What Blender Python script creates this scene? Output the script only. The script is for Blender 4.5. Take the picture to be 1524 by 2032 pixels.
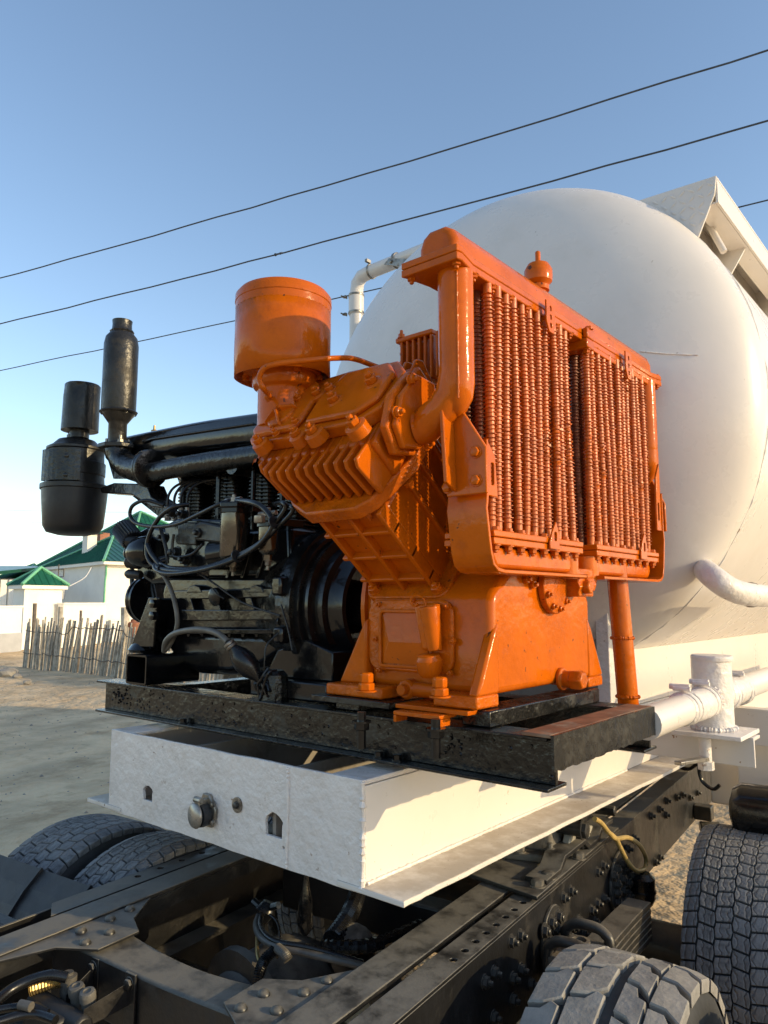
import bpy, bmesh, math, random
from mathutils import Vector, Matrix, Quaternion
random.seed(7)
V = Vector; R = math.radians
S = bpy.context.scene
for o in list(bpy.data.objects): bpy.data.objects.remove(o)
COL = S.collection

# ------------------------------------------------------------------ camera
F_PX, CX, CY, HZ = 1466.0, 762.0, 1016.0, 1196.0      # measured on the 1524 x 2032 photograph
PITCH = math.atan((HZ - CY) / F_PX); YAW = R(40)
CAM = V((2.12, 0, 1.97))
cd = bpy.data.cameras.new('camera'); cam = bpy.data.objects.new('camera', cd); COL.objects.link(cam)
cam.location = CAM; cam.rotation_euler = (math.pi/2 + PITCH, 0, YAW)
cd.sensor_fit = 'HORIZONTAL'; cd.sensor_width = 36; cd.lens = 36 * F_PX / 1524
cd.clip_start = .05; cd.clip_end = 2000
S.camera = cam
S.render.resolution_x, S.render.resolution_y = 768, 1024
# ------------------------------------------------------------------ sky, sun, exposure
SUN_EL, SUN_AZ = R(17), R(20)                        # azimuth from +X towards +Y
W = bpy.data.worlds.new('World'); S.world = W; W.use_nodes = True
nt = W.node_tree; bg = nt.nodes['Background']
sk = nt.nodes.new('ShaderNodeTexSky'); sk.sky_type = 'NISHITA'; sk.sun_disc = False
sk.sun_elevation = SUN_EL; sk.sun_rotation = math.pi/2 - SUN_AZ
sk.air_density = 1.0; sk.dust_density = 0.5; sk.ozone_density = 1.25; sk.altitude = 0
nt.links.new(sk.outputs[0], bg.inputs[0]); bg.inputs[1].default_value = 0.15
sl = bpy.data.lights.new('sun', 'SUN'); sl.energy = 2.25; sl.angle = R(.5); sl.color = (1, .77, .42)
so = bpy.data.objects.new('sun', sl); COL.objects.link(so)
sd = V((math.cos(SUN_EL)*math.cos(SUN_AZ), math.cos(SUN_EL)*math.sin(SUN_AZ), math.sin(SUN_EL)))
so.rotation_euler = sd.to_track_quat('Z', 'Y').to_euler(); so.location = (20, 8, 12)
S.view_settings.view_transform = 'Standard'; S.view_settings.look = 'None'
S.view_settings.exposure = 0.82; S.view_settings.gamma = 1

# ------------------------------------------------------------------ measuring tools (photo pixel -> place)
_F = V((-math.sin(YAW), math.cos(YAW), 0)); _R = V((math.cos(YAW), math.sin(YAW), 0)); _U = V((0, 0, 1))
_c = _F*math.cos(PITCH) + _U*math.sin(PITCH); _u = -_F*math.sin(PITCH) + _U*math.cos(PITCH)
def ray(x, y): return _c*F_PX + _R*(x-CX) - _u*(y-CY)
def at(x, y, **k):
    d = ray(x, y); (a, v), = k.items(); i = 'XYZ'.index(a)
    return CAM + d*((v-CAM[i])/d[i])
def onp(x, y, P0, n):
    d = ray(x, y); return CAM + d*((V(P0)-CAM).dot(n)/d.dot(n))
def far(x, y, D):
    d = ray(x, y); return CAM + d*(D/math.hypot(d.x, d.y))

# ------------------------------------------------------------------ materials
def mat(name, base, rough=.4, chip=None, cs=30., ct=.70, metal=0., var=.2, vs=6., bump=.15, bs=60., bd=.002, dirt=None, damt=.5, ds=4., dust=None, du=.5, rnd=0., coat=0., spec=.5, rv=.15, sipe=0):
    m = bpy.data.materials.new(name); m.use_nodes = True
    t = m.node_tree; N = t.nodes; L = t.links; p = N['Principled BSDF']
    tc = N.new('ShaderNodeTexCoord')
    def noise(s, d=5., r=.6):
        n = N.new('ShaderNodeTexNoise'); n.inputs['Scale'].default_value = s; n.inputs['Detail'].default_value = d; n.inputs['Roughness'].default_value = r
        L.new(tc.outputs['Object'], n.inputs['Vector']); return n
    def mix(f, a, b):
        x = N.new('ShaderNodeMix'); x.data_type = 'RGBA'
        if isinstance(f, float): x.inputs[0].default_value = f
        else: L.new(f, x.inputs[0])
        for s, q in ((6, a), (7, b)):
            if isinstance(q, tuple): x.inputs[s].default_value = (*q, 1)
            else: L.new(q, x.inputs[s])
        return x.outputs[2]
    def ramp(f, lo, hi):
        r = N.new('ShaderNodeMapRange'); r.inputs[1].default_value = lo; r.inputs[2].default_value = hi
        r.interpolation_type = 'SMOOTHSTEP'; L.new(f, r.inputs[0]); return r.outputs[0]
    def mul(a, b):
        x = N.new('ShaderNodeMath'); x.operation = 'MULTIPLY'
        for i, q in enumerate((a, b)):
            if isinstance(q, (int, float)): x.inputs[i].default_value = q
            else: L.new(q, x.inputs[i])
        return x.outputs[0]
    n1 = noise(vs)
    dk = tuple(c*(1-var) for c in base); lt = tuple(min(1, c*(1+var)) for c in base)
    col = mix(ramp(n1.outputs[0], .3, .7), dk, lt)
    if rnd:
        oi = N.new('ShaderNodeObjectInfo'); col = mix(mul(oi.outputs['Random'], rnd), col, tuple(c*.35 for c in base))
    rb = None
    if dirt:
        n2 = noise(ds, 8., .7); f = mul(ramp(n2.outputs[0], .5, .68), damt); col = mix(f, col, dirt); rb = f
    if chip:
        nc = noise(cs, 3., .55); nc2 = noise(3.3, 2.); fc = mul(ramp(nc.outputs[0], ct, ct+.025), ramp(nc2.outputs[0], .42, .6)); col = mix(fc, col, chip)
    if dust:
        g = N.new('ShaderNodeNewGeometry'); sx = N.new('ShaderNodeSeparateXYZ'); L.new(g.outputs['Normal'], sx.inputs[0])
        n3 = noise(9., 6., .65)
        f = mul(mul(ramp(sx.outputs[2], .25, .95), ramp(n3.outputs[0], .25, .6)), du); col = mix(f, col, dust)
        fr = f
    L.new(col, p.inputs['Base Color'])
    n4 = noise(vs*3, 4.)
    r = N.new('ShaderNodeMapRange'); r.inputs[3].default_value = max(.03, rough-rv*rough*2); r.inputs[4].default_value = min(1, rough+rv*rough*2); L.new(n4.outputs[0], r.inputs[0])
    ro = r.outputs[0]
    def addr(f, ro):
        x = N.new('ShaderNodeMath'); x.operation = 'MULTIPLY_ADD'; L.new(f, x.inputs[0]); x.inputs[1].default_value = .5; L.new(ro, x.inputs[2]); x.use_clamp = True; return x.outputs[0]
    if rb: ro = addr(rb, ro)
    if dust: ro = addr(fr, ro)
    L.new(ro, p.inputs['Roughness'])
    p.inputs['Metallic'].default_value = metal; p.inputs['Specular IOR Level'].default_value = spec
    if coat: p.inputs['Coat Weight'].default_value = coat; p.inputs['Coat Roughness'].default_value = .12
    if bump:
        n5 = noise(bs, 3.); b = N.new('ShaderNodeBump'); b.inputs['Strength'].default_value = bump; b.inputs['Distance'].default_value = bd
        L.new(n5.outputs[0], b.inputs['Height'])
        n6 = noise(bs*.18, 3.); b2 = N.new('ShaderNodeBump'); b2.inputs['Strength'].default_value = bump*.8; b2.inputs['Distance'].default_value = bd*3
        L.new(n6.outputs[0], b2.inputs['Height']); L.new(b.outputs[0], b2.inputs['Normal'])
        bo = b2
        if sipe:
            wv = N.new('ShaderNodeTexWave'); wv.bands_direction = 'X'; wv.inputs['Scale'].default_value = sipe; wv.inputs['Distortion'].default_value = 5; wv.inputs['Detail'].default_value = 1; wv.inputs['Detail Scale'].default_value = 2.5
            L.new(tc.outputs['Object'], wv.inputs['Vector']); b3 = N.new('ShaderNodeBump'); b3.inputs['Strength'].default_value = .6; b3.inputs['Distance'].default_value = .006; b3.invert = True
            pw_ = N.new('ShaderNodeMath'); pw_.operation = 'POWER'; pw_.inputs[1].default_value = 8; L.new(wv.outputs['Fac'], pw_.inputs[0]); L.new(pw_.outputs[0], b3.inputs['Height']); L.new(b2.outputs[0], b3.inputs['Normal']); bo = b3
        L.new(bo.outputs[0], p.inputs['Normal'])
    return m
ORANGE = (.51, .104, .003)
M = {}
M['orange'] = mat('orange_gloss_paint', ORANGE, .14, chip=(.10, .035, .015), cs=38, ct=.685, var=.12, vs=5, bump=.42, bs=48, bd=.0024, dirt=(.26, .045, .005), damt=.3, ds=13, spec=.21, rv=.3)
M['orange_rough'] = mat('orange_paint_on_casting', ORANGE, .22, chip=(.09, .03, .012), cs=45, ct=.66, var=.18, vs=12, bump=.8, bs=75, bd=.0035, dirt=(.24, .05, .008), damt=.35, ds=14, spec=.21)
M['orange_tube'] = mat('orange_dusty_tube', (.56, .118, .005), .38, var=.2, vs=25, bump=.3, bs=150, dirt=(.22, .045, .01), damt=.45, ds=14, rnd=.18)
M['black'] = mat('black_gloss_paint', (.006, .006, .007), .13, var=.4, vs=5, bump=.3, bs=50, dirt=(.028, .023, .018), damt=.35, ds=6, rv=.3)
M['black_rough'] = mat('black_brushed_paint', (.007, .007, .007), .22, var=.5, vs=9, bump=.7, bs=45, bd=.004, dirt=(.04, .032, .022), damt=.5, ds=7, rv=.3)
M['black_matte'] = mat('black_plastic', (.014, .0145, .017), .45, var=.25, vs=9, bump=.15, bs=200, dust=(.10, .09, .075), du=.35)
M['rubber'] = mat('black_rubber_hose', (.007, .007, .008), .28, var=.3, vs=15, bump=.1, bs=150)
M['old_hose'] = mat('grey_aged_hose', (.10, .09, .075), .45, var=.3, vs=20, bump=.15, bs=90)
M['shaded_tube'] = mat('shade_darkened_inner_tube', (.24, .052, .008), .5, var=.4, vs=25, bump=.3, bs=150, dirt=(.12, .04, .015), damt=.6, ds=20, rnd=.4)  # inner tube rows: the shade between rows is put into this darker colour
M['gunmetal'] = mat('dark_polished_metal', (.13, .12, .105), .17, metal=.9, var=.25, vs=10, bump=.2, bs=50, dirt=(.10, .045, .02), damt=.6, ds=8, rv=.3)
M['steel'] = mat('worn_steel', (.30, .27, .23), .38, metal=.8, var=.35, vs=30, bump=.3, bs=140, dirt=(.10, .06, .035), damt=.7, ds=20)
M['brass'] = mat('brass_fitting', (.42, .30, .12), .4, metal=.8, var=.25, vs=30, bump=.2)
M['white'] = mat('white_gloss_enamel', (.68, .63, .585), .30, chip=(.30, .17, .09), cs=40, ct=.71, var=.035, vs=3, bump=.14, bs=26, bd=.002, dirt=(.52, .45, .36), damt=.16, ds=3.)
M['white_tank'] = mat('white_tank_enamel', (.69, .64, .60), .28, chip=(.36, .31, .25), cs=30, ct=.735, var=.03, vs=1.6, bump=.2, bs=9, bd=.005, dirt=(.50, .45, .38), damt=.2, ds=2.2)
M['white_rough'] = mat('white_brushed_enamel', (.71, .66, .625), .36, chip=(.26, .15, .085), cs=34, ct=.685, var=.05, vs=5, bump=1.0, bs=26, bd=.008, dirt=(.42, .32, .22), damt=.2, ds=6)
M['white_dusty'] = mat('white_dusty_enamel', (.65, .605, .555), .45, chip=(.20, .14, .09), cs=60, ct=.67, var=.05, vs=5, bump=.3, bs=40, bd=.002, dust=(.36, .29, .21), du=.62, dirt=(.42, .33, .24), damt=.3, ds=8)
M['chassis'] = mat('dusty_black_chassis', (.010, .010, .011), .36, var=.4, vs=6, bump=.4, bs=70, dirt=(.036, .029, .022), damt=.5, ds=4.5, dust=(.165, .15, .125), du=.95)
M['chassis_dark'] = mat('dark_chassis_bolt', (.028, .027, .026), .34, var=.3, vs=20, bump=.3, bs=120, dirt=(.06, .045, .03), damt=.6, ds=25, dust=(.17, .15, .12), du=.7)
M['pale_cast'] = mat('pale_grey_painted_casting', (.34, .32, .27), .6, var=.2, vs=10, bump=.6, bs=80, bd=.003, dirt=(.12, .095, .065), damt=.6, ds=12)
M['dusty_steel'] = mat('dusty_cast_iron', (.11, .10, .085), .6, var=.3, vs=10, bump=.6, bs=80, bd=.003, dirt=(.17, .13, .085), damt=.7, ds=9)
M['tyre'] = mat('tyre_rubber', (.028, .028, .029), .7, var=.3, vs=8, bump=.4, bs=60, dust=(.10, .092, .08), du=.6)
M['tread'] = mat('dusty_tread_rubber', (.18, .18, .185), .82, var=.22, vs=22, bump=.7, bs=70, bd=.004, dirt=(.055, .053, .05), damt=.6, ds=14, rnd=.3, sipe=11)
M['tread_pale'] = mat('pale_dusty_tread_rubber', (.25, .235, .215), .85, var=.2, vs=18, bump=.7, bs=60, bd=.004, dirt=(.20, .185, .165), damt=.5, ds=10, rnd=.15)
M['wood'] = mat('weathered_wood', (.46, .41, .335), .8, var=.3, vs=7, bump=.5, bs=30, bd=.006, dirt=(.20, .165, .125), damt=.6, ds=5, rnd=.65)
M['wood_dark'] = mat('dark_old_post', (.17, .135, .105), .85, var=.3, vs=7, bump=.6, bs=30, bd=.006, rnd=.4)
M['stucco'] = mat('cream_stucco', (.84, .80, .72), .8, var=.03, vs=1.5, bump=.3, bs=12, bd=.006, dirt=(.62, .56, .46), damt=.2, ds=.7)
M['plinth'] = mat('grey_plinth', (.40, .40, .41), .8, var=.08, vs=2, bump=.3, bs=12)
M['green'] = mat('green_roof_sheet', (.008, .085, .042), .30, var=.12, vs=2, bump=.1, bs=10, dirt=(.03, .13, .07), damt=.3, ds=2)
M['ridge'] = mat('pale_green_trim', (.16, .44, .25), .4, var=.08, vs=3, bump=.1)
M['dark_window'] = mat('dark_window_glass', (.03, .03, .032), .12, var=.1, bump=0)
M['stone'] = mat('grey_stone', (.26, .235, .2), .85, var=.25, vs=6, bump=.7, bs=14, bd=.02)
M['cable'] = mat('dark_cable', (.05, .06, .075), .6, var=.2, bump=0)
M['yellow_hose'] = mat('yellow_brown_hose', (.42, .29, .10), .42, var=.2, vs=20, bump=.1)
M['grey_board'] = mat('grey_sheet_with_dust', (.26, .235, .205), .65, var=.2, vs=3, bump=.3, bs=30, dirt=(.12, .08, .05), damt=.5, ds=4)
M['brown'] = mat('brown_clay_pot', (.28, .11, .06), .7, var=.2, bump=.2)
M['silver'] = mat('silver_painted_steel', (.34, .31, .27), .3, metal=.6, var=.3, vs=12, bump=.2, bs=90, dirt=(.13, .10, .07), damt=.6, ds=12)

# ------------------------------------------------------------------ mesh builder
def basis(d):
    d = V(d).normalized(); h = V((0, 0, 1)) if abs(d.z) < .9 else V((1, 0, 0))
    a = d.cross(h).normalized(); return a, a.cross(d).normalized(), d
class MB:
    def __init__(s): s.v = []; s.f = []
    def add(s, vs, fs):
        k = len(s.v); s.v += [V(q) for q in vs]; s.f += [tuple(i+k for i in f) for f in fs]; return s
    def box(s, x0, x1, y0, y1, z0, z1):
        return s.hexa([(x0,y0,z0),(x1,y0,z0),(x1,y1,z0),(x0,y1,z0),(x0,y0,z1),(x1,y0,z1),(x1,y1,z1),(x0,y1,z1)])
    def hexa(s, p):
        return s.add(p, [(0,3,2,1),(4,5,6,7),(0,1,5,4),(1,2,6,5),(2,3,7,6),(3,0,4,7)])
    def prism(s, poly, off):                      # 3-D polygon extruded by a vector
        n = len(poly); off = V(off); p = [V(q) for q in poly]
        nn = sum(((p[i]-p[0]).cross(p[i+1]-p[0]) for i in range(1, n-1)), V((0,0,0)))
        if nn.dot(off) > 0: p = p[::-1]
        return s.add(p + [q+off for q in p], [tuple(range(n)), tuple(range(2*n-1, n-1, -1))] + [(i, i+n, (i+1) % n + n, (i+1) % n) for i in range(n)])
    def lathe(s, prof, o, d, n=24, caps=True):    # prof: (radius, height) along axis d
        a, b, d = basis(d); o = V(o); vs = []; fs = []; m = len(prof)
        for r, h in prof:
            for i in range(n):
                t = 2*math.pi*i/n; vs.append(o + d*h + (a*math.cos(t) + b*math.sin(t))*r)
        for j in range(m-1):
            for i in range(n):
                k = (i+1) % n; fs.append((j*n+i, j*n+k, (j+1)*n+k, (j+1)*n+i))
        if caps: fs.append(tuple(range(n-1, -1, -1))); fs.append(tuple(range((m-1)*n, m*n)))
        return s.add(vs, fs)
    def cyl(s, p, q, r, n=20, r2=None):
        p = V(p); q = V(q); return s.lathe([(r, 0), (r if r2 is None else r2, (q-p).length)], p, q-p, n)
    def tube(s, pts, r, n=10, sm=0, wob=0):
        pts = [V(p) for p in pts]
        if sm: pts = spline(pts, sm)
        m = len(pts); rs = r if isinstance(r, (list, tuple)) else [r]*m
        if len(rs) != m: rs = [rs[min(len(rs)-1, int(i*len(rs)/m))] for i in range(m)]
        T = [(pts[min(i+1, m-1)]-pts[max(i-1, 0)]).normalized() for i in range(m)]
        a = basis(T[0])[0]; vs = []; fs = []
        for i in range(m):
            a = (a - T[i]*a.dot(T[i])).normalized(); b = T[i].cross(a)
            rr = rs[i]*(1+random.uniform(-wob, wob))
            for k in range(n):
                t = 2*math.pi*k/n; vs.append(pts[i] + (a*math.cos(t)+b*math.sin(t))*rr)
        for i in range(m-1):
            for k in range(n):
                q = (k+1) % n; fs.append((i*n+k, i*n+q, (i+1)*n+q, (i+1)*n+k))
        fs.append(tuple(range(n-1, -1, -1))); fs.append(tuple(range((m-1)*n, m*n)))
        return s.add(vs, fs)
    def hexb(s, p, d, r=.012, h=.012, sh=0, shr=None):   # hexagon head with optional shank tip
        d = V(d).normalized(); p = V(p)
        s.lathe([(r*1.25, -.001), (r*1.25, h*.18)], p, d, 12)
        s.lathe([(r, h*.18), (r, h*.9), (r*.8, h)], p, d, 6)
        if sh: s.lathe([(shr or r*.5, h), (shr or r*.5, h+sh), ((shr or r*.5)*.7, h+sh+.002)], p, d, 10)
        return s
def spline(p, k=6):
    out = []; n = len(p)
    for i in range(n-1):
        a, b, c, d = p[max(i-1, 0)], p[i], p[i+1], p[min(i+2, n-1)]
        for j in range(k):
            t = j/k; out.append(.5*((2*b)+(c-a)*t+(2*a-5*b+4*c-d)*t*t+(3*b-a-3*c+d)*t**3))
    out.append(p[-1]); return out
def mesh(name, mb, m, sa=35):
    me = bpy.data.meshes.new(name); me.from_pydata([tuple(q) for q in mb.v], [], mb.f); me.update()
    me.materials.append(M[m] if isinstance(m, str) else m)
    if sa:
        me.polygons.foreach_set('use_smooth', [True]*len(me.polygons)); me.set_sharp_from_angle(angle=R(sa))
    return me
def obj(name, mb, m, parent=None, bev=0, sa=35, seg=2, kind=None, label=None):
    me = mb if isinstance(mb, bpy.types.Mesh) else mesh(name, mb, m, sa)
    o = bpy.data.objects.new(name, me); COL.objects.link(o)
    if parent:
        o.parent = parent
        if 'wl' in ROOT[parent.name]: o.matrix_parent_inverse = Matrix.Translation(-ROOT[parent.name]['wl'])
        ROOT[o.name] = dict(ROOT[parent.name])
        if parent.type == 'MESH': o.matrix_parent_inverse = Matrix.Identity(4)
    else: ROOT[o.name] = {}
    if bev:
        b = o.modifiers.new('edge', 'BEVEL'); b.width = bev; b.segments = seg; b.limit_method = 'ANGLE'; b.angle_limit = R(40); b.harden_normals = False
    if kind: o['kind'] = kind
    if label: o['label'] = label
    return o
ROOT = {}
def thing(name, label, cat, loc, group=None, rz=None):
    e = bpy.data.objects.new(name, None); COL.objects.link(e); e.location = loc; e.empty_display_size = .1
    e['label'] = label; e['category'] = cat
    if group: e['group'] = group
    ROOT[e.name] = {'wl': V(loc)}
    if rz is not None: e.rotation_euler = (0, 0, rz); ROOT[e.name] = {}       # parts given in the thing's own frame
    return e
def tag(o, label, cat, group=None):
    o['label'] = label; o['category'] = cat
    if group: o['group'] = group
    return o
def struct(name, mb, m): return obj(name, mb, m, kind='structure')
def place(name, me, parent, p, d=None, rot=None):       # shared-mesh piece; built along +Z at the origin
    o = bpy.data.objects.new(name, me); COL.objects.link(o); o.parent = parent
    wl = ROOT[parent.name].get('wl')
    if wl and parent.type != 'MESH': o.matrix_parent_inverse = Matrix.Translation(-wl)
    o.location = p
    if d is not None: o.rotation_mode = 'QUATERNION'; o.rotation_quaternion = V((0, 0, 1)).rotation_difference(V(d).normalized())
    if rot is not None: o.rotation_euler = rot
    return o
def rrect(x0, x1, y0, y1, r, k=4):
    out = []
    for cx, cy, a in ((x1-r, y1-r, 0), (x0+r, y1-r, 90), (x0+r, y0+r, 180), (x1-r, y0+r, 270)):
        for i in range(k+1):
            t = R(a+90*i/k); out.append((cx+r*math.cos(t), cy+r*math.sin(t)))
    return out
def hexmesh(name, m, r=.012, h=.012, sh=0, shr=None): return mesh(name, MB().hexb((0,0,0), (0,0,1), r, h, sh, shr), m)

# ================================================================== SETTING: ground
def gz(x, y): return .035*math.sin(x*.9+.4*y)*math.sin(y*.7-.3*x) + .05*math.sin(x*.23+1)*math.cos(y*.27)
g = MB(); N_ = 110
xs = [-60+i*.75 for i in range(N_+1)]; ys = [-25+i*.75 for i in range(N_+1)]
inner = lambda i, j: 3 < i < N_-3 and 3 < j < N_-3
g.add([(x, y, gz(x, y)+random.uniform(-.012, .012) if inner(i, j) else 0) for j, y in enumerate(ys) for i, x in enumerate(xs)],
      [(j*(N_+1)+i, j*(N_+1)+i+1, (j+1)*(N_+1)+i+1, (j+1)*(N_+1)+i) for j in range(N_) for i in range(N_)])
x0, x1, y0, y1 = xs[0], xs[-1], ys[0], ys[-1]; B = 1200
for a in ((-B, x0, -B, B), (x1, B, -B, B), (x0, x1, -B, y0), (x0, x1, y1, B)):
    g.add([(a[0], a[2], 0), (a[1], a[2], 0), (a[1], a[3], 0), (a[0], a[3], 0)], [(0, 1, 2, 3)])
M['ground'] = mat('sandy_dirt', (.62, .455, .275), .95, var=.22, vs=1.1, bump=1., bs=7, bd=.06, dirt=(.40, .28, .165), damt=.75, ds=1.7, spec=.2)
struct('ground', g, 'ground')

# ================================================================== houses beyond the fence
def hip_house(name, label, fr, frr, fl, apex, z_eave, base=0, trim=True, ribs=True, group=None, over=.35, wall='stucco'):
    # fr: near corner, frr: far corner of the sunny side, fl: far corner of the shaded side (XY); fourth corner follows
    fr, frr, fl = [V((p[0], p[1], 0)) for p in (fr, frr, fl)]; bk = frr + fl - fr
    t = thing(name, label, 'house', fr, group); cen = (frr + fl)/2
    Q = [fr, frr, bk, fl]; w = MB()
    w.prism([V((p.x, p.y, base)) for p in Q], (0, 0, z_eave-base-.02)); wo = obj('wall', w, wall, t)
    E_ = [p + (p-cen).normalized()*over*1.4 for p in Q]
    f = MB(); f.prism([V((p.x, p.y, z_eave-.02)) for p in E_], (0, 0, .16)); obj('eave_board', f, 'stucco', t)
    r = MB(); up = z_eave+.145; E2 = [V((p.x, p.y, up)) for p in [q + (q-cen).normalized()*.06 for q in E_]]; A = V(apex)
    r.add(E2+[A], [(0, 1, 4), (1, 2, 4), (2, 3, 4), (3, 0, 4), (3, 2, 1, 0)]); ro = obj('roof', r, 'green', t, sa=0)
    if ribs:
        rb = MB()
        for a, b in ((E2[0], E2[1]), (E2[3], E2[0])):
            n = int((b-a).length/.30); nn = (b-a).cross(A-a).normalized()
            if nn.z < 0: nn = -nn
            e = (b-a).normalized(); fpt = a + e*((A-a).dot(e)); s_ = (A-fpt)
            for i in range(1, n):
                p = a + (b-a)*(i/n); k = (p-a).length/max(.01, (fpt-a).length); 
                if k > 1: k = (b-p).length/max(.01, (b-fpt).length)
                k = max(0, min(1, k))*.97; q = p + s_*k; d = e*.028
                rb.add([p-d, p+d, q+d, q-d, p+nn*.035, q+nn*.035], [(0, 4, 5, 3), (4, 1, 2, 5), (0, 1, 4), (3, 5, 2)])
        obj('roof_ribs', rb, 'green', ro, sa=0, kind='stuff')
    if trim:
        for a in E2[:2] + E2[3:]:
            tr = MB().tube([a+V((0, 0, .02)), A+V((0, 0, .03))], .075, 6); obj('ridge_cap', tr, 'ridge', ro)
    return t, wo, ro
C0 = far(208.3, 1114, 40); C0.z = 0; uxh = V((-.99, .14, 0)); uyh = V((.14, .99, 0))
h2r = far(256, 1106, 46); h2a = far(279, 1016, 50)
hip_house('house', 'tall green hipped roof rising behind the cream house at left edge of the engine', h2r, h2r + uyh*9, far(70, 1128, 58), h2a, 4.1)
t, w, r = hip_house('house', 'cream house with dark green hipped roof, downpipe and window behind the picket fence', C0, C0 + uyh*4.6, C0 + uxh*8.8, far(224.5, 1065, 44.9), 3.9)
dp = MB().tube([C0 + uyh*.35 + V((.02, -.3, 3.85)), C0 + uyh*.1 + V((.08, -.05, 3.4)), C0 + V((.1, 0, 3.0)), C0 + V((.1, 0, .9))], .05, 8); obj('downpipe', dp, 'ridge', t)
for z0, z1, n in ((1.55, 2.75, 'window'), (2.82, 2.95, 'lintel')):
    p = far(280, 1190, 41); b = MB(); b.prism([p + uyh*-.1 + V((.06, 0, z0-p.z)), p + uyh*1.1 + V((.06, 0, z0-p.z)), p + uyh*1.1 + V((.06, 0, z1-p.z)), p + uyh*-.1 + V((.06, 0, z1-p.z))], (.05, -.01, 0)); obj(n, b, 'dark_window' if n == 'window' else 'brown', t)
ac = far(129, 1178, 42); b = MB().box(ac.x-.35, ac.x+.35, ac.y-.55, ac.y-.15, ac.z-.3, ac.z+.3); a_ = tag(obj('air_conditioner', b, 'plinth', bev=.03), 'grey air conditioner box on the shaded wall beside the small gatehouse', 'air conditioner')
br = MB(); q = far(121, 1133, 41)
for dx, dz, ex, ez in ((-.25, -.3, -.25, .35), (.3, -.3, .3, .1), (-.25, -.3, .3, -.3), (-.25, .1, .3, .1)): br.cyl(q+V((dx, 0, dz)), q+V((ex, 0, ez)), .03, 6)
tag(obj('wall_bracket', br, 'chassis_dark'), 'small dark metal bracket hanging under the eave of the cream house', 'bracket')
dr = MB().tube([far(181, 1126, 39.3), far(168, 1146, 38.6), far(138, 1163, 36.4)], .022, 6, sm=8); tag(obj('drooping_cable', dr, 'white'), 'thin white cable drooping from cream house eave to the gatehouse roof', 'cable')
ch = MB(); q = far(178, 1075, 45); ch.box(q.x-.28, q.x+.28, q.y-.28, q.y+.28, q.z-1.2, q.z+.45); 
ct = thing('chimney', 'beige square chimney with small green cap above the dark roof', 'chimney', (q.x, q.y, q.z-1.2)); obj('stack', ch, 'stucco', ct)
cc = MB(); e = .55; cc.add([(q.x-e, q.y-e, q.z+.45), (q.x+e, q.y-e, q.z+.45), (q.x+e, q.y+e, q.z+.45), (q.x-e, q.y+e, q.z+.45), (q.x, q.y, q.z+.85)], [(0, 1, 4), (1, 2, 4), (2, 3, 4), (3, 0, 4), (3, 2, 1, 0)]); obj('cap', cc, 'green', ct, sa=0)
ch = MB(); q = far(203, 1068, 47); ch.box(q.x-.3, q.x+.3, q.y-.3, q.y+.3, q.z-1.4, q.z+.3); tag(obj('chimney', ch, 'brown'), 'short red brick chimney beside the beige capped chimney', 'chimney')
# gatehouse
gr, gR, gl = far(49, 1170, 35), far(124, 1170, 36.1), far(27, 1170, 36.4)
hip_house('gatehouse', 'small cream gatehouse with bright green pyramid roof behind picket fence', gr, gR, gl, far(81, 1127, 36), 2.58, over=.16)
# left pavilion and its roof
pl = far(3, 1160, 44)
t = thing('pavilion', 'low open pavilion with flat green roof edge at far left', 'pavilion', (pl.x, pl.y, 0))
e0, e1 = far(-60, 1148, 42), far(60, 1133, 52)
b = MB(); b.prism([far(-60, 1146, 42), far(72, 1132, 50), far(95, 1128, 58), far(-60, 1128, 58)], (0, 0, .18)); obj('roof', b, 'green', t)
b = MB(); b.prism([far(-60, 1168, 43), far(30, 1166, 47), far(30, 1150, 47), far(-60, 1150, 43)], (-.6, 1.0, 0)); obj('beam', b, 'wood_dark', t)
for px in (4, 21):
    q = far(px, 1180, 45); b = MB().box(q.x-.17, q.x+.17, q.y-.17, q.y+.17, 0, 3.2); obj('column', b, 'stucco', t)
q0, q1 = far(-60, 1180, 49), far(70, 1180, 49); b = MB(); b.prism([V((q0.x, q0.y, 0)), V((q1.x, q1.y, 0)), V((q1.x, q1.y, 3.4)), V((q0.x, q0.y, 3.4))], (-.5, 2, 0)); obj('wall', b, 'plinth', t)
for px in (-8, 12, 30):
    q = far(px, 1180, 48.8); b = MB().box(q.x-.35, q.x+.35, q.y-.2, q.y+.05, .9, 2.9); obj('window', b, 'dark_window', t)
l0 = far(45, 1133, 60); 
hip_house('house', 'distant low house with bright green roof behind the pavilion', far(45, 1160, 55), far(95, 1160, 60), far(-20, 1160, 60), far(68, 1117, 60), 3.3, trim=False)
# perimeter walls
def wall_run(label, a, b, zt, th=.25, plinth=True):
    a = V((a.x, a.y, 0)); b = V((b.x, b.y, 0)); n = V((-(b-a).y, (b-a).x, 0)).normalized()*th
    t = thing('garden_wall', label, 'wall', a); m = MB(); m.prism([a, b, b+V((0,0,zt)), a+V((0,0,zt))], n); obj('panel', m, 'stucco', t)
    m = MB(); d = (b-a).normalized()*.03; m.prism([a-d-n*.15+V((0,0,zt)), b+d-n*.15+V((0,0,zt)), b+d-n*.15+V((0,0,zt+.07)), a-d-n*.15+V((0,0,zt+.07))], n*1.3); obj('coping', m, 'stucco', t)
    if plinth: m = MB(); m.prism([a-d-n*.2, b+d-n*.2, b+d-n*.2+V((0,0,.75)), a-d-n*.2+V((0,0,.75))], n*1.4); obj('plinth', m, 'plinth', t)
    return t
wall_run('shaded white garden wall with grey plinth left of the gatehouse', far(-120, 1283, 31), far(40, 1283, 34.2), 1.78)
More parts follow.
